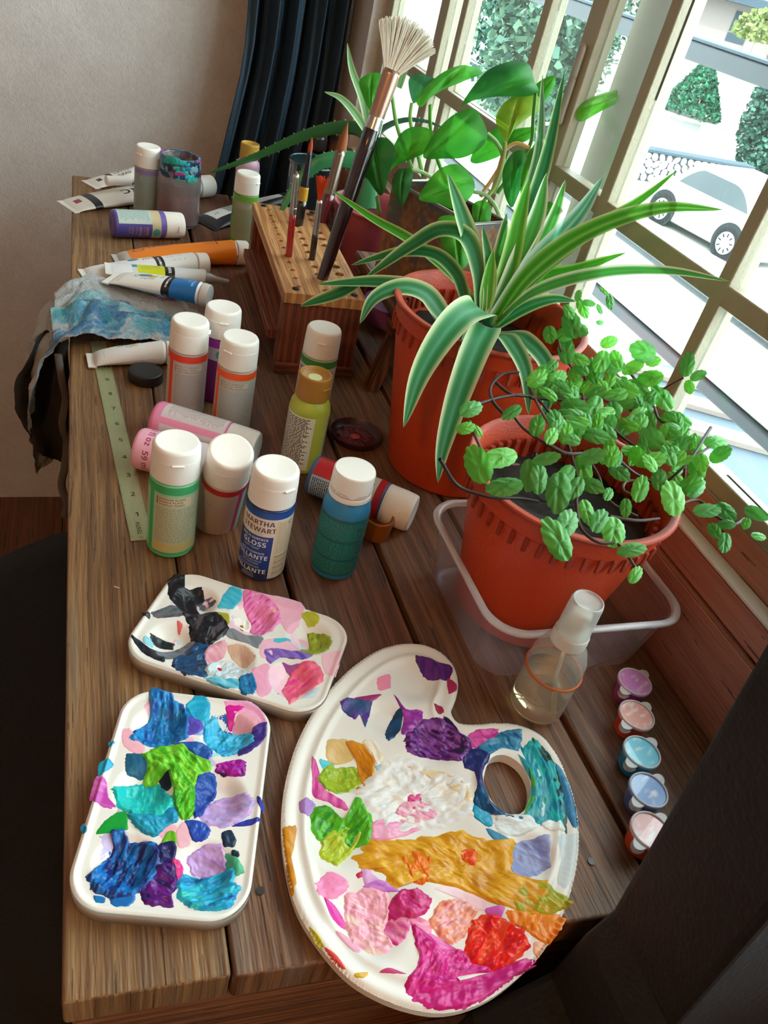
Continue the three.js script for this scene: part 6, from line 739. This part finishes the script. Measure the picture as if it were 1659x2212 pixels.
{ // mint: many scalloped leaves on dark runners
  const t = thing('mint_plant', 'bushy mint with scalloped green leaves and dark trailing stems in the tub pot', 'plant', V(0, 0, 0)), q = crop(950, 620, 0.4274), qr = rng(99);
  const dist = (x, y) => { const c = [P(x, y, y > 1010 ? 0.14 : 0.16), PZ(x, y, -0.285), PX(x, y, 0.425)].map((p) => p.distanceTo(EYE)); return Math.min(...c.filter((v) => v > 0.2)); };
  const leafGeo = (seed) => { const N = 40, M = 5, pos = [], idx = [], s = rng(seed); const R0 = (a) => { const x = Math.cos(a); return 0.5 * (1 + 0.12 * x) * (0.84 + 0.09 * Math.abs(Math.sin(a * 6.5)) + 0.1 * Math.abs(x) + 0.1 * Math.exp(-Math.pow(Math.atan2(Math.sin(a), x) / 0.35, 2))); }; const put = (x, z, k) => { const y = 0.09 * (1 - k * k) - 0.045 * Math.exp(-Math.pow(z / 0.06, 2)) + 0.018 * Math.sin(Math.abs(z) * 26 - x * 16) * (1 - 0.4 * k) + 0.10 * x * x * (seed % 2 ? 1 : -1) + 0.02 * (s() - 0.5); pos.push(x, y, z); }; put(0, 0, 0); for (let r = 1; r <= M; r++) for (let i = 0; i < N; i++) { const a = i / N * 6.2832, R1 = R0(a) * r / M; put(R1 * Math.cos(a), R1 * Math.sin(a) * 0.82, r / M); } for (let i = 0; i < N; i++) idx.push(0, 1 + (i + 1) % N, 1 + i); for (let r = 0; r < M - 1; r++) for (let i = 0; i < N; i++) { const a = 1 + r * N + i, b = 1 + r * N + (i + 1) % N; idx.push(a, b, a + N, b, b + N, a + N); } const g = new THREE.BufferGeometry(); g.setAttribute('position', new THREE.Float32BufferAttribute(pos, 3)); g.setIndex(idx); g.computeVertexNormals(); return g; };
  const geos = [1, 2, 3, 4].map(leafGeo), gm = (c) => new THREE.MeshPhysicalMaterial({ color: c, roughness: 0.5, transmission: 0.4, thickness: 0, side: THREE.DoubleSide }), greens = ['#58bc34', '#4aac36', '#68c840', '#46a440', '#54ac4c'].map(gm);
  const S = [150, 620, 45, 125, 715, 40, 190, 725, 25, 200, 910, 80, 315, 860, 75, 340, 1010, 70, 600, 1020, 80, 640, 1200, 70, 600, 1290, 80, 880, 1225, 65, 960, 1330, 50, 985, 1460, 35, 720, 920, 60, 530, 870, 45, 740, 1130, 45, 800, 1190, 55, 1180, 1080, 70, 1010, 1030, 50, 1110, 980, 40, 1080, 770, 55, 950, 700, 45, 840, 740, 50, 780, 610, 58, 670, 600, 52, 710, 510, 45, 770, 530, 40, 930, 520, 60, 860, 470, 30, 990, 560, 40, 1130, 570, 50, 1070, 460, 45, 1035, 330, 55, 985, 400, 42, 1085, 375, 30, 850, 280, 32, 895, 370, 35, 820, 370, 45, 720, 420, 35, 640, 330, 45, 670, 200, 58, 630, 240, 40, 700, 215, 40, 555, 235, 35, 650, 120, 25, 720, 100, 35, 750, 80, 20, 828, 18, 22, 860, 70, 25, 810, 115, 18, 806, 180, 15, 700, 40, 20, 1250, 400, 42, 1300, 450, 26, 1260, 500, 32, 570, 500, 55, 605, 512, 45, 540, 520, 38, 660, 720, 58, 780, 750, 48, 490, 710, 46, 370, 630, 40, 1300, 920, 55, 1290, 1020, 45, 1385, 785, 42, 1410, 850, 40, 1200, 690, 35, 1220, 760, 40, 1160, 860, 40, 1270, 780, 30, 1320, 880, 35, 1230, 880, 30, 1340, 1130, 45, 1440, 1130, 46, 1590, 1140, 36, 1455, 1200, 30, 1390, 1235, 34, 1440, 1285, 36, 1550, 1190, 24, 1605, 1260, 30, 900, 930, 42, 850, 1050, 32, 940, 1110, 32, 450, 940, 60, 500, 980, 55, 760, 860, 50, 840, 640, 45, 880, 620, 40, 560, 760, 40, 1000, 640, 35, 1060, 560, 35, 790, 450, 38, 760, 400, 35, 930, 600, 40, 1040, 850, 40, 980, 860, 36, 700, 660, 46, 740, 690, 40, 860, 820, 42, 1260, 1000, 40, 1190, 960, 36, 690, 1010, 50, 760, 1000, 45, 640, 950, 45];
  for (let i = 0; i < 70; i++) { const a = qr() * 6.283, r = Math.sqrt(qr()); S.push(880 + 420 * r * Math.cos(a), 640 + 0.35 * (420 * r * Math.cos(a)) + 260 * r * Math.sin(a), 24 + 22 * qr()); }
  for (let i = 0; i < S.length; i += 3) {
    const [px, py] = q(S[i], S[i + 1]), d = dist(px, py) - 0.004 - 0.012 * qr(), p = along(px, py, d), set = greens, m = mesh('leaf', geos[Math.floor(qr() * 4)], set[Math.floor(qr() * set.length)], t), sz = S[i + 2] * 0.4274 * d / FOCAL * 2.45;
    m.scale.set(sz * (0.95 + 0.3 * qr()), sz, sz * (0.8 + 0.25 * qr())); const n = EYE.clone().sub(p).normalize().lerp(V(0.15 * (qr() - 0.5), 1, 0.15 * (qr() - 0.5)), 0.35).addScaledVector(RIGHT, 0.8 * (qr() - 0.5)).addScaledVector(UPV, 0.6 * (qr() - 0.5)).normalize(), f = RIGHT.clone().applyAxisAngle(n, qr() * 6.283); orient(m, p, n, f);
  }
  const stemM = [std(0x3a1f1c, 0.6), std(0x241614, 0.6), std(0x5a3428, 0.6)], st = [[640, 850, 550, 800, 430, 720, 370, 650], [330, 650, 270, 580, 260, 500, 320, 440, 400, 430], [720, 480, 650, 380, 600, 270, 640, 130], [720, 830, 800, 950, 830, 1040, 880, 1100, 1000, 1160], [820, 640, 900, 740, 980, 800], [900, 590, 1080, 540, 1230, 460], [960, 430, 1020, 510, 1080, 600, 1120, 680, 1200, 690], [0, 870, 100, 1010, 250, 1060, 420, 1070, 500, 1085], [1000, 1060, 930, 1030, 950, 980, 1050, 990], [690, 1080, 720, 1230, 800, 1290, 900, 1300, 990, 1420], [1370, 710, 1240, 900, 1100, 1030], [1240, 870, 1230, 980, 1180, 1040], [1180, 1110, 1310, 1080, 1400, 1160, 1480, 1200, 1540, 1170], [640, 760, 700, 1000, 690, 1080], [830, 570, 960, 620, 1060, 720], [560, 800, 640, 840, 760, 840, 900, 860], [460, 560, 620, 570, 760, 560, 900, 580], [150, 680, 200, 800, 240, 880, 400, 900], [280, 480, 360, 540, 480, 560, 560, 640], [170, 600, 300, 560, 420, 540], [440, 480, 520, 640, 600, 760], [900, 870, 1000, 950, 1100, 1000], [1100, 800, 1240, 860, 1380, 800], [680, 340, 720, 420, 760, 540, 800, 700], [860, 1160, 1000, 1180, 1110, 1170], [480, 840, 560, 1000, 620, 1080], [700, 480, 730, 600, 690, 760], [1260, 720, 1180, 800, 1100, 850]];
  st.forEach((a, i) => { const pts = []; for (let j = 0; j < a.length; j += 2) { const [x, y] = q(a[j], a[j + 1]); pts.push(along(x, y, dist(x, y) - 0.001)); } mesh('stem', tubeGeo(pts, 0.0012, 0.0009, 26, 7), stemM[i % 3], t); });
}
{ // sliver of wood on the table
  const p = P(252, 1268, 0.0008), t = thing('wood_sliver', 'tiny pale wood sliver on the bare table top', 'sliver', V(p.x, TY, p.z)); mesh('sliver', rbox(0.004, 0.0008, 0.0009, 0.0003).rotateY(-0.5).translate(0, 0.0005, 0), std(0xc8a878, 0.8), t);
}
renderer.render(scene, camera);
